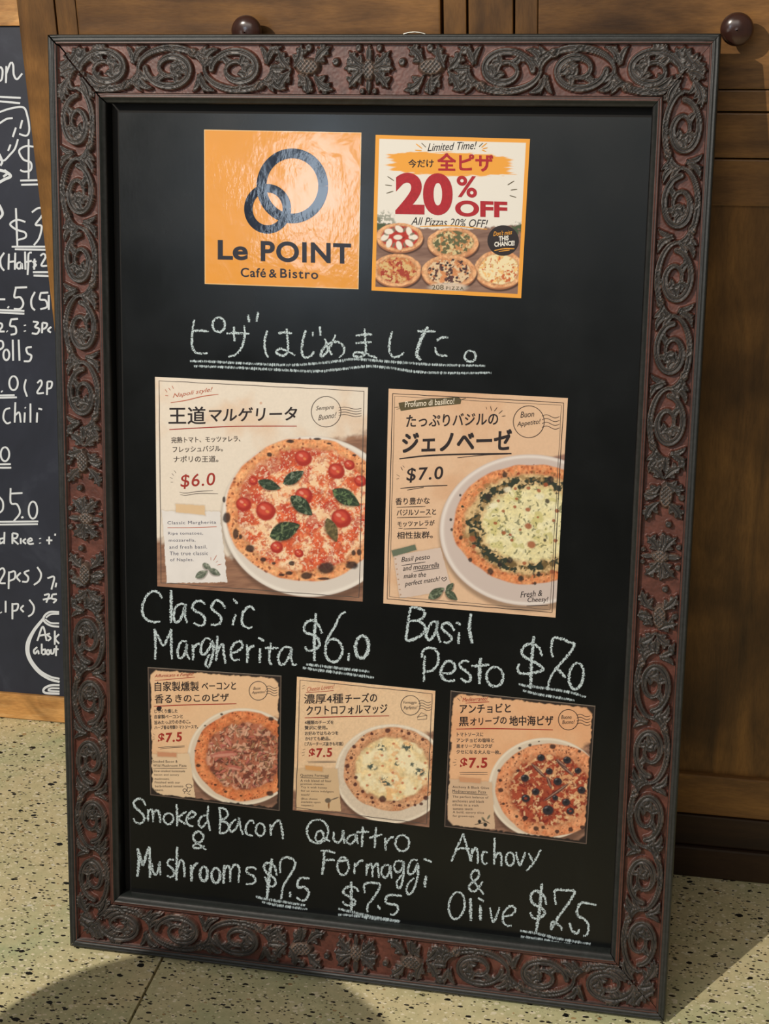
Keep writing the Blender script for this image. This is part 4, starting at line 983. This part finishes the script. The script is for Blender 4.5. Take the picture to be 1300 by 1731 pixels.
# --- three smaller flyers
def small(name, label, q, seed, c, stain, o, pl, pz, cols, ragged):
    f = Flyer(name, label, 'flyer', q, 'pizza flyers on the chalkboard'); X, Y, u, v = f.px(1.0)
    img = paper(X, Y, c, stain, seed, .45)
    qx = f.q
    wm = sst(0, 8, (Y-(qx[3][1]-38))-(X-qx[3][0])*.10)*1.
    wm = np.maximum(wm, sst(0, 10, (Y-pl[1]+pl[3]*.78)+(X-pl[0]-40)*.35+(fbm(X, Y, 9, 7)-.5)*14)*(X > pl[0])*(Y < pl[1]))
    img = img*(1-wm[..., None])+woodgrain(X, Y, seed+8, '#6b4a3c', '#a8806a')*wm[..., None]
    img = plate(img, X, Y, *pl, '#d8c8b4', '#eee2cf')
    img, qq, inn = pizza(img, X, Y, *pz, seed+20, *cols, rim=.76, spots=150)
    return f, X, Y, u, v, img, qq, inn
def ragged_edge(img, X, Y, u, v, seed, w=.022):
    e = np.minimum(np.minimum(u, 1-u), np.minimum(v, 1-v)); cr = np.minimum(u, 1-u)+np.minimum(v, 1-v)
    m = np.maximum(1-sst(w*.7, w*1.1, e+(fbm(X, Y, 6, seed, 2)-.5)*.018), 1-sst(.07, .09, cr)); img = over(img, m, '#241a16')
    return over(img, (e < .005)*.8, '#6a5a50')
f5 = small('bacon_mushroom_flyer', 'small peach flyer with bacon and mushroom pizza, lower left of the chalkboard', [(249.6, 1128), (475.6, 1142.7), (472.7, 1371), (254, 1344)], 101, '#e6bf98', '#dba274', None,
    (410, 1279, 93, 82), (413, 1278, 85, 76), ('#cf6a3c', '#eda06a', '#6e2a1a', '#b06a50'), 1)
f, X, Y, u, v, img, q, inn = f5; o7 = (240, 1120, 5.2); c7 = cv(o7); rs = np.random.RandomState(8)
img = over(img, inn*sst(.50, .6, fbm(X, Y, 6, 3))*.8, '#5c2a22')
img = over(img, inn*sst(.52, .62, fbm(X, Y, 8, 13))*.8, '#dba98e')
for kk in range(260):
    an = rs.rand()*6.283; r = math.sqrt(rs.rand())*.72; s = rs.rand()
    cc = ['#d6a68a', '#b8705f', '#a9805c', '#e2b89c', '#7d5a44', '#c06a60'][rs.randint(6)]
    ax, ay = 413+85*r*math.cos(an), 1278+76*r*math.sin(an); L_ = rs.uniform(2, 6.5); d_ = rs.rand()*180
    img = over(img, ell(X, Y, ax+.8, ay+1, L_, rs.uniform(1.1, 2.2), d_, .4)*.6, '#42201a'); img = over(img, ell(X, Y, ax, ay, L_, rs.uniform(.9, 1.9), d_, .4)*.85, cc)
for x, y, rx, ry, d_ in ((720, 805, 110, 32, -6), (815, 925, 70, 22, 12), (760, 690, 50, 20, 60)):
    a, b = c7(x, y); img = over(img, ell(X, Y, a, b, rx/5.2, ry/5.2, d_, .2, .1, x)*.85, '#b8685a'); img = over(img, ell(X, Y, a, b+1.5, rx/5.4, ry/12, d_, .3)*.6, '#d9a08a')
for x, y, r in ((495, 905, 24), (1125, 1150, 36), (735, 1135, 18), (500, 690, 16), (470, 775, 12), (1135, 495, 30), (700, 455, 16), (555, 555, 12), (645, 1075, 16), (870, 1170, 14)):
    a, b = c7(x, y); img = over(img, ell(X, Y, a, b, r/5.2, r*.7/5.2, 0, .4, .2, x)*.9, '#2c1816')
img = torn(img, X, Y, [c7(55, 805), c7(415, 800), c7(470, 1190), c7(80, 1180)], '#e0c4a2', 6, .8); img = torn(img, X, Y, [c7(135, 785), c7(305, 795), c7(305, 832), c7(137, 825)], '#c98f6c', 7, .4)
img = ragged_edge(img, X, Y, u, v, 3); f.sheet(X, Y, img)
k = f.ink('red', 'title_underline', o=o7); k.line([(105, 385), (400, 372), (830, 362)], 1.6, .3); k.line([(112, 158), (300, 142), (465, 128)], .9, .3)
k2 = f.ink('grey', 'accent_lines', o=o7); ticks(k2, [[(140, 748), (260, 738), (375, 732)], [(158, 760), (260, 748), (375, 742)], [(95, 625), (115, 638)], [(92, 655), (112, 655)], [(95, 678), (112, 670)], [(98, 930), (395, 930)]], .9)
k2.line(ring_pts(413, 1085, 26, 16, 10, 12, 0, 360), .9); k2.line([(400, 1100), (395, 1125), (410, 1140), (425, 1120)], .9); k2.line(ring_pts(375, 1122, 16, 12, 0, 10, 0, 360), .9); k2.line([(375, 1134), (372, 1152)], .9); k2.line([(395, 1150), (425, 1162)], .9)
k3 = f.ink('black', 'ink_blot', o=o7); k3.dot(148, 405, 4); k3.dot(160, 398, 2.5); k3.line([(150, 405), (165, 425)], 1.5)
f.done(k, k2, k3); stamp(f, o7, 1022, 248, 80, 0, 1190, 'grey', 22)
text(f, 'Affumicato e Funghi!', 110, 140, 455, 122, 36, 'red', 0, .3, o7, 'script_text')
text(f, '自家製燻製', 112, 252, 498, 250, 84, 'black', .014, 0, o7, 'title_text'); text(f, 'ベーコンと', 525, 240, 825, 236, 66, 'black', .018, 0, o7, 'title_text'); text(f, '香る', 112, 360, 262, 358, 80, 'black', .014, 0, o7, 'title_text'); text(f, 'きのこのピザ', 292, 350, 762, 340, 68, 'black', .018, 0, o7, 'title_text')
for b_, x0, y0, x1, y1, h in (('じっくり燻した', 110, 445, 312, 442, 34), ('自家製ベーコンと', 110, 494, 358, 490, 34), ('旨みたっぷりのきのこ。', 110, 545, 425, 535, 34), ('ハーブ香る特製トマトソースで。', 110, 588, 492, 580, 34)):
    text(f, b_, x0, y0, x1, y1, h, 'grey', .006, 0, o7, 'body_text')
text(f, '$7.5', 140, 718, 350, 705, 96, 'red', .03, .05, o7, 'price_text', 1.15)
text(f, 'Buon', 978, 240, 1042, 238, 26, 'grey', 0, .3, o7, 'postmark_text'); text(f, 'Appetito!', 965, 282, 1085, 274, 30, 'grey', 0, .3, o7, 'postmark_text')
for b_, x0, y0, x1, y1, h in (('Smoked Bacon &', 95, 880, 312, 880, 22), ('Wild Mushroom Pizza', 98, 916, 390, 916, 22), ('Slow-smoked homemade', 105, 962, 378, 964, 20), ('bacon and savory', 108, 998, 325, 1000, 22), ('mushrooms.', 110, 1030, 242, 1032, 18), ('Finished with our', 112, 1062, 335, 1064, 20), ('herb-infused tomato', 115, 1096, 362, 1096, 20), ('sauce.', 117, 1128, 190, 1130, 14)):
    text(f, b_, x0, y0, x1, y1, h, 'grey', .0, 0, o7, 'note_text', 1.1)

f6 = small('four_cheese_flyer', 'small cream flyer with white four cheese pizza dotted with blue cheese', [(502, 1144), (736, 1168), (725.6, 1398.5), (494.8, 1369.6)], 131, '#e6c5a0', '#dda67c', None,
    (662, 1308, 96, 84), (663, 1300, 82, 71), ('#c98a62', '#e6b48a', '#5a2620', '#e8cf9c'), 0)
f, X, Y, u, v, img, q, inn = f6; o8 = (490, 1135, 5.2); c8 = cv(o8)
n = fbm(X, Y, 14, 5); img = over(img, inn*sst(.4, .65, n)*.9, '#f3e6c0'); img = over(img, inn*sst(.60, .7, fbm(X, Y, 16, 15))*.6, '#e8a86a'); img = img*(.90+.2*fbm(X, Y, 2.6, 17, 2))[..., None]
for x, y, rx, ry in ((805, 670, 55, 40), (1035, 668, 62, 40), (725, 838, 52, 35), (850, 968, 72, 48), (1140, 885, 62, 45), (1085, 820, 35, 22), (940, 812, 25, 22)):
    a, b = c8(x, y); img = over(img, ell(X, Y, a, b, rx/5.2, ry/5.2, 15, .5, .2, x)*sst(.47, .55, fbm(X, Y, 3, x, 2)), '#4f5a52')
for x, y in ((912, 635), (682, 716), (810, 738), (815, 830), (940, 768), (905, 890), (1190, 805), (990, 980), (680, 1002), (1100, 1030), (700, 910), (1195, 945), (905, 960), (1050, 745), (970, 1060)):
    a, b = c8(x, y); img = over(img, ell(X, Y, a, b, 3, 2.5, 0, .5, .2, x)*.8, '#c0603a')
for x, y, r in ((640, 600, 18), (565, 662, 20), (720, 548, 16), (860, 520, 26), (1045, 545, 20), (1168, 598, 18), (505, 832, 24), (540, 760, 18), (580, 932, 20), (575, 995, 20), (815, 1122, 36), (640, 1055, 18), (720, 1110, 18), (730, 1150, 16), (965, 1178, 18), (1040, 1178, 16), (1100, 1175, 14), (1195, 1112, 26), (915, 1145, 14), (500, 950, 14), (510, 890, 12), (1155, 1165, 18), (985, 525, 14), (600, 1080, 12)):
    a, b = c8(x, y); img = over(img, ell(X, Y, a, b, r/5.2, r*.9/5.2, 0, .35, .15, x)*.92, '#4a1c1c')
img = torn(img, X, Y, [c8(50, 855), c8(420, 855), c8(450, 1230), c8(58, 1215)], '#d3b590', 6, .5); img = torn(img, X, Y, [c8(135, 825), c8(290, 838), c8(288, 880), c8(137, 865)], '#cf9a62', 7, .4)
a, b = c8(335, 1135); img = over(img, ell(X, Y, a, b, 5.5, 4.5, 0, .2), '#6e6052'); a, b = c8(395, 1118); img = over(img, ell(X, Y, a, b, 8, 1.1, -20, .2), '#6e6052'); a, b = c8(342, 1178); img = over(img, ell(X, Y, a, b, 1.6, 6, 0, .3), '#8a5a30')
f.sheet(X, Y, img); border(f, .022, 'grey', 1.1)
k = f.ink('red', 'title_underline', o=o8); k.line([(130, 408), (450, 398), (872, 390)], 1.6, .3); k.line([(140, 186), (270, 178), (385, 168)], .9, .3)
k2 = f.ink('grey', 'accent_lines', o=o8); ticks(k2, [[(155, 790), (405, 788)], [(160, 802), (405, 798)], [(112, 690), (135, 682)], [(105, 715), (130, 710)], [(105, 742), (128, 732)], [(108, 130), (130, 122)], [(108, 152), (128, 145)], [(92, 934), (340, 940)]], .9)
k2.line([(1120, 402), (1155, 362), (1205, 385), (1202, 418), (1122, 425), (1120, 402), (1205, 385)], .8, 0, False)
f.done(k, k2); stamp(f, o8, 1060, 298, 84, 0, 1240, 'grey', 23)
text(f, 'Cheese Lovers!', 150, 178, 392, 150, 40, 'softred', 0, .3, o8, 'script_text')
text(f, '濃厚4種', 125, 285, 468, 280, 85, 'black', .012, 0, o8, 'title_text'); text(f, 'チーズの', 485, 278, 765, 268, 80, 'black', .018, 0, o8, 'title_text'); text(f, 'クワトロフォルマッジ', 145, 386, 855, 368, 82, 'black', .018, 0, o8, 'title_text')
for b_, x0, y0, x1, y1, h in (('4種類のチーズを', 130, 466, 385, 464, 34), ('贅沢に使用。', 130, 512, 330, 510, 34), ('お好みではちみつを', 132, 562, 425, 558, 34), ('かけても絶品。', 135, 608, 355, 606, 34), ('（ブルーチーズ抜きも可能）', 130, 655, 468, 652, 34)):
    text(f, b_, x0, y0, x1, y1, h, 'grey', .006, 0, o8, 'body_text')
text(f, '$7.5', 165, 770, 370, 762, 92, 'red', .028, .05, o8, 'price_text', 1.15)
text(f, 'Formaggio', 995, 292, 1115, 292, 32, 'grey', 0, .3, o8, 'postmark_text'); text(f, 'Perfetto!', 1000, 336, 1120, 332, 32, 'grey', 0, .3, o8, 'postmark_text')
for b_, x0, y0, x1, y1, h in (('Quattro Formaggi', 92, 932, 342, 936, 32), ('A rich blend of four', 93, 970, 365, 974, 22), ('premium cheeses.', 95, 1002, 302, 1004, 22), ('Try it with honey', 97, 1030, 325, 1036, 22), ('for an extra indulgent', 97, 1062, 385, 1070, 22), ('touch!', 98, 1092, 172, 1094, 20), ('(Blue cheese', 98, 1132, 242, 1134, 22), ('available upon', 98, 1160, 268, 1164, 22), ('request.)', 100, 1188, 205, 1192, 22)):
    text(f, b_, x0, y0, x1, y1, h, 'grey', .0, 0, o8, 'note_text', 1.1)

f7 = small('anchovy_olive_flyer', 'small orange-toned flyer with anchovy and black olive pizza, lower right', [(761.7, 1167.7), (1006.5, 1193.6), (991.6, 1427), (751, 1397.5)], 161, '#e6b48a', '#dd9a6c', None,
    (922, 1333, 97, 86), (930, 1335, 92, 79), ('#d27a4c', '#eeb083', '#5c2018', '#a5482f'), 1)
f, X, Y, u, v, img, q, inn = f7; o9 = (745, 1160, 4.906); c9 = cv(o9)
img = over(img, inn*sst(.52, .62, fbm(X, Y, 9, 5))*.85, '#e0a878'); img = over(img, inn*sst(.60, .7, fbm(X, Y, 6, 15))*.7, '#f0cfa0'); img = over(img, inn*sst(.58, .68, fbm(X, Y, 5, 25))*.8, '#7a1f18')
for x, y, rx, d_ in ((810, 700, 95, 45), (1030, 680, 110, 42), (960, 880, 140, -35), (900, 800, 60, 70), (1000, 640, 60, 40)):
    a, b = c9(x, y); img = over(img, ell(X, Y, a, b, rx/4.9, 3.2, d_, .3)*.9, '#4a2c2a'); img = over(img, ell(X, Y, a, b-.6, rx/5.2, 1.2, d_, .4)*.7, '#b08a78')
for x, y, r in ((832, 592, 34), (1048, 612, 36), (900, 705, 32), (698, 762, 36), (970, 790, 38), (788, 875, 34), (705, 930, 38), (1168, 862, 36), (1138, 700, 30), (1040, 962, 36), (890, 1028, 48), (1075, 1035, 34), (950, 925, 26)):
    a, b = c9(x, y); r /= 4.9; img = over(img, ell(X, Y, a+.5, b+1.5, r*1.1, r, 0, .3)*.6, '#5a1a14'); img = over(img, ell(X, Y, a, b, r, r*.9, 0, .2), '#2b262c'); img = over(img, ell(X, Y, a, b, r*.38, r*.3, 0, .3), '#8a3a2a' if x % 2 else '#15121a'); img = over(img, ell(X, Y, a-r*.35, b-r*.45, r*.35, r*.16, -25, .5)*.6, '#8a868e')
for x, y, r in ((498, 862, 26), (930, 500, 28), (700, 1095, 26), (1078, 1190, 24), (790, 1180, 26), (740, 488, 16), (655, 515, 14), (495, 780, 16), (650, 560, 14), (815, 458, 8), (485, 700, 16), (965, 1205, 20), (1175, 1170, 22), (850, 1170, 18), (630, 1080, 16), (520, 975, 14), (1150, 540, 16), (640, 700, 16), (600, 590, 12)):
    a, b = c9(x, y); img = over(img, ell(X, Y, a, b, r/4.9, r*.85/4.9, 0, .35, .2, x)*.9, '#2e1a1c')
img = torn(img, X, Y, [c9(55, 768), c9(425, 795), c9(450, 1185), c9(58, 1165)], '#d3b394', 6, .8); img = torn(img, X, Y, [c9(152, 752), c9(332, 768), c9(332, 805), c9(155, 792)], '#cd9770', 7, .4)
for x, y, rx, ry, d_, cc in ((355, 1105, 28, 9, 55, '#7a7460'), (398, 1085, 24, 8, -60, '#7a7460'), (320, 1140, 48, 3, -12, '#4a4236'), (375, 1120, 45, 3, 30, '#4a4236'), (322, 1122, 16, 16, 0, '#22201e'), (370, 1148, 18, 18, 0, '#22201e')):
    a, b = c9(x, y); img = over(img, ell(X, Y, a, b, rx/4.9, ry/4.9+.3, d_, .3), cc)
img = ragged_edge(img, X, Y, u, v, 13); f.sheet(X, Y, img)
k = f.ink('red', 'title_underline', o=o9); k.line([(130, 355), (450, 352), (930, 362)], 1.7, .3); k.line([(205, 140), (300, 134), (402, 130)], 1.2, .3)
k2 = f.ink('grey', 'accent_lines', o=o9); ticks(k2, [[(155, 714), (388, 714)], [(160, 730), (390, 732)], [(115, 605), (132, 612)], [(100, 632), (125, 630)], [(108, 658), (130, 650)], [(138, 98), (160, 122)], [(165, 80), (178, 100)], [(98, 888), (250, 893), (388, 902)]], 1.0)
f.done(k, k2); stamp(f, o9, 1058, 278, 82, 0, 1240, 'black', 24)
text(f, 'Mediterraneo!', 180, 130, 392, 118, 34, 'red', 0, .3, o9, 'script_text')
text(f, 'アンチョビと', 158, 226, 580, 218, 76, 'black', .02, 0, o9, 'title_text'); text(f, '黒', 152, 332, 230, 330, 76, 'black', .02, 0, o9, 'title_text'); text(f, 'オリーブの', 245, 326, 545, 312, 66, 'black', .02, 0, o9, 'title_text'); text(f, '地中海ピザ', 570, 328, 932, 326, 82, 'black', .02, 0, o9, 'title_text')
for b_, x0, y0, x1, y1, h in (('トマトソースに', 135, 416, 352, 416, 32), ('アンチョビの塩味と', 132, 465, 442, 465, 34), ('黒オリーブのコクが', 130, 514, 428, 512, 34), ('クセになる大人な一枚。', 130, 560, 498, 565, 34)):
    text(f, b_, x0, y0, x1, y1, h, 'grey', .006, 0, o9, 'body_text')
text(f, '$7.5', 160, 692, 385, 690, 98, 'red', .03, .05, o9, 'price_text', 1.15)
text(f, 'Buono', 1000, 272, 1085, 272, 32, 'black', 0, .2, o9, 'postmark_text'); text(f, 'Buono!', 1008, 314, 1110, 310, 32, 'black', 0, .2, o9, 'postmark_text')
for b_, x0, y0, x1, y1, h in (('Anchovy & Black Olive', 98, 850, 400, 860, 26), ('Mediterranean Pizza', 98, 882, 375, 890, 24), ('The perfect balance of', 98, 930, 395, 938, 24), ('anchovies and black', 98, 962, 360, 968, 22), ('olives in a rich', 98, 992, 312, 1000, 20), ('tomato sauce.', 100, 1026, 270, 1028, 18), ('A bold, savory slice', 100, 1058, 358, 1064, 24), ('for grown-ups.', 100, 1088, 282, 1092, 22)):
    text(f, b_, x0, y0, x1, y1, h, 'grey', .0, 0, o9, 'note_text', 1.1)
flush_texts()

# ------------------------------------------------------------------ neighbouring chalkboard
LW = 1.03; xc = -1.40-LW/2
LX0, LX1 = -LW/2-.0+0, LW/2
LHt = float(onl(15., 44., 0.)[1]); RW = .0365
slate = empty('chalkboard', LM, 'blue-black chalkboard in a plain pale oak frame on the floor at left edge', 'chalkboard')
def lbox(name, mat, x0, x1, y0, y1, z0, z1, bev=.001):
    m = MB(); m.box(x0, x1, y0, y1, z0, z1, bev); return m.build(name, mat, slate)
SX1 = -.907+1.40; SX0 = SX1-1.0; RT = float(onl(100., 1177., 0.)[1])
lbox('frame_rail', 'oak', SX0, SX1, 0, RT, -.012, .006, .0015)
lbox('frame_rail', 'oak', SX0, SX1, LHt, LHt+.04, -.012, .006, .0015)
MAT['oakv'] = wood('pale_oak_upright', '#b27f49', '#c99659', '#dcb077', 'Z', .5, 3)
lbox('frame_stile', 'oakv', SX0, SX0+.036, RT, LHt, -.012, .006, .0015); lbox('frame_stile', 'oakv', SX1-.036, SX1, RT, LHt, -.012, .006, .0015)
lpan = lbox('slate_panel', 'slate', SX0+.034, SX1-.034, RT-.002, LHt+.002, -.010, -.0005, 0)
def lchalk(o, strokes, w=3.4):
    s = Strokes(onl, -.0002, *o)
    for q in strokes:
        ww = w
        if isinstance(q, tuple) and isinstance(q[0], (int, float)): ww, q = q
        # keep only what lies on this slate
        s.line(q, ww, .1)
    ob = s.build('marker_writing', 'marker', lpan); ob['kind'] = 'stuff'
F_ = (0, 40, 2.79)
lchalk(F_, [[(-12,232),(0,205),(12,220),(8,262),(-6,272)], [(30,200),(28,280)], [(28,240),(50,185),(62,195),(65,240),(80,262),(105,235)], [(-5,345),(98,350)], [(-5,366),(95,375)],
 [(-5,418),(50,400),(110,395),(130,440),(138,500),(125,528),(90,520)], [(105,455),(95,495)], [(-5,472),(30,450),(60,445)], [(75,490),(60,535)], [(85,545),(70,590),(45,620),(20,645),(-5,640)], [(50,570),(38,600)],
 (5, [(-5,690),(30,700),(50,720),(20,735),(-5,750)]), (4, [(-3,615),(10,650),(2,670)]), (4, [(20,690),(35,705),(15,722)]),
 [(158,580),(120,578),(90,600),(110,640),(145,655),(145,690),(115,698),(95,690)], [(135,545),(135,732)], [(95,740),(182,738)], [(100,760),(184,758)], (4.5, [(-3,855),(12,895),(-3,920)]),
 [(120,935),(80,925),(48,945),(75,970),(118,985),(120,1008),(85,1020)], [(75,870),(82,1050)], [(150,890),(180,870),(208,875),(195,910),(168,948),(196,955),(185,1010),(160,1045)], [(55,1052),(216,1052)], [(70,1064),(217,1066)],
 [(20,1080),(2,1110),(5,1145),(20,1165)], [(42,1085),(40,1160)], [(72,1080),(70,1160)], [(40,1125),(72,1120)], [(98,1125),(82,1130),(80,1150),(95,1155),(102,1130),(106,1158)], [(118,1075),(120,1160)], [(150,1080),(135,1085),(133,1140),(130,1185)], [(120,1125),(150,1118)], [(172,1122),(155,1122),(170,1138),(155,1150)], [(163,1108),(161,1160)],
 [(190,1095),(205,1085),(215,1100),(195,1140),(222,1142)], [(155,1172),(230,1172)], [(158,1188),(232,1190)],
 [(-5,1300),(25,1300)], (4.5, [(36,1335),(42,1340)]), [(70,1245),(128,1243)], [(75,1245),(68,1290),(95,1290),(110,1320),(95,1345),(65,1345)], [(165,1265),(148,1300),(150,1335),(165,1352)], [(190,1270),(228,1268)], [(192,1270),(188,1300),(215,1305),(222,1335),(190,1347)], [(230,1280),(230,1350)], [(-5,1350),(115,1355)], [(-5,1362),(115,1368)],
 [(-5,1412),(8,1415),(10,1430),(-4,1450),(22,1452)], (4.5, [(32,1450),(35,1453)]), [(50,1395),(85,1392)], [(52,1395),(48,1425),(72,1430),(75,1460),(50,1467)], (4.5, [(117,1420),(118,1425)]), (4.5, [(117,1447),(118,1452)]), [(155,1405),(180,1410),(165,1430),(185,1440),(175,1462),(150,1460)], [(200,1410),(198,1460)], [(200,1410),(222,1415),(215,1435),(200,1440)], [(242,1430),(226,1445),(240,1457)],
 [(-5,1495),(12,1500),(14,1525),(-5,1540)], R(30,1562,14,25), [(60,1490),(62,1590)], [(88,1490),(92,1590)], [(150,1525),(125,1530),(130,1555),(148,1565),(140,1590),(112,1592)]])
G_ = (0, 600, 2.6227)
lchalk(G_, [(4.5, [(6,160),(10,164)]), R(60,125,19,31), [(-5,180),(65,178)], [(-5,190),(75,188)], [(115,108),(108,145),(120,185)], [(165,125),(180,112),(185,130),(165,168),(195,168)], [(210,118),(208,178)], [(210,118),(230,120),(226,145),(210,150)],
 [(45,235),(22,245),(15,280),(30,303),(48,298)], [(68,210),(65,300)], [(66,270),(85,255),(92,300)], [(110,255),(108,300)], [(110,232),(114,236)], [(135,215),(135,300)], [(165,255),(163,300)], [(170,238),(187,242)],
 R(22,440,19,31), [(-5,485),(48,484)], [(-5,500),(50,500)], [(-8,625),(12,650),(12,685),(-5,702)], [(48,615),(100,612)], [(47,590),(48,655),(75,662),(88,700),(60,738)], (4.5, [(97,716),(101,724)]), R(146,688,19,38), [(-5,740),(170,738)], [(-5,752),(168,750)],
 [(20,785),(18,838)], [(16,812),(-2,818),(2,836),(18,825)], [(55,790),(55,838)], [(55,790),(78,795),(72,812),(55,815),(82,840)], [(92,812),(92,838)], [(115,815),(102,825),(115,838)], [(122,828),(142,822),(135,812),(122,825),(130,838),(150,836)], (4, [(177,812),(178,816)]), (4, [(177,832),(178,836)]), [(205,822),(232,822)], [(218,805),(218,840)], [(245,792),(244,802)],
 [(-5,955),(12,945),(20,965),(0,1008),(25,1012)], [(40,960),(38,1038)], [(40,965),(65,960),(65,990),(42,1002)], [(92,965),(75,985),(90,1005)], [(130,955),(108,965),(125,985),(120,1005),(98,1005)], [(165,940),(182,970),(175,1000),(150,1020)],
 [(25,1090),(25,1142)], (4, [(3,1140),(6,1144)]), [(55,1100),(55,1172)], [(55,1105),(80,1105),(75,1130),(58,1135)], [(105,1110),(92,1125),(105,1140)], [(130,1085),(150,1115),(145,1145),(125,1160)],
 [(210,990),(240,985),(228,1040)], [(250,1010),(246,1030)], [(195,1065),(218,1062),(205,1098)], [(190,1085),(228,1078)], [(232,1062),(252,1060)], [(232,1062),(230,1080),(250,1085),(236,1100)],
 (3.5, [(262,1140),(220,1140),(195,1160),(197,1182),(225,1200),(262,1205)]), (3, [(262,1148),(225,1150),(203,1165)]), (4.5, [(195,1165),(150,1220),(120,1280),(125,1340),(165,1400),(215,1435),(264,1450)]), (3.5, [(190,1175),(150,1228),(128,1285),(133,1340),(172,1395),(220,1425),(264,1436)]), (3, [(262,1190),(225,1188),(200,1172)]),
 (4, [(264,1464),(225,1465),(195,1480),(200,1498),(264,1502)]), (3, [(264,1478),(225,1478),(215,1488),(264,1492)]),
 [(165,1268),(190,1205),(207,1268)], [(172,1245),(202,1240)], [(222,1235),(208,1240),(225,1255),(212,1268)], [(243,1222),(243,1285)], [(262,1238),(245,1258),(262,1280)],
 [(165,1295),(150,1310),(155,1325),(168,1310),(172,1327)], [(185,1280),(185,1325)], [(187,1310),(200,1305),(200,1325),(187,1327)], R(213,1318,7,10), [(225,1305),(228,1325),(238,1320),(240,1303)], [(250,1288),(248,1335)], [(238,1303),(260,1305)]], 3.2)
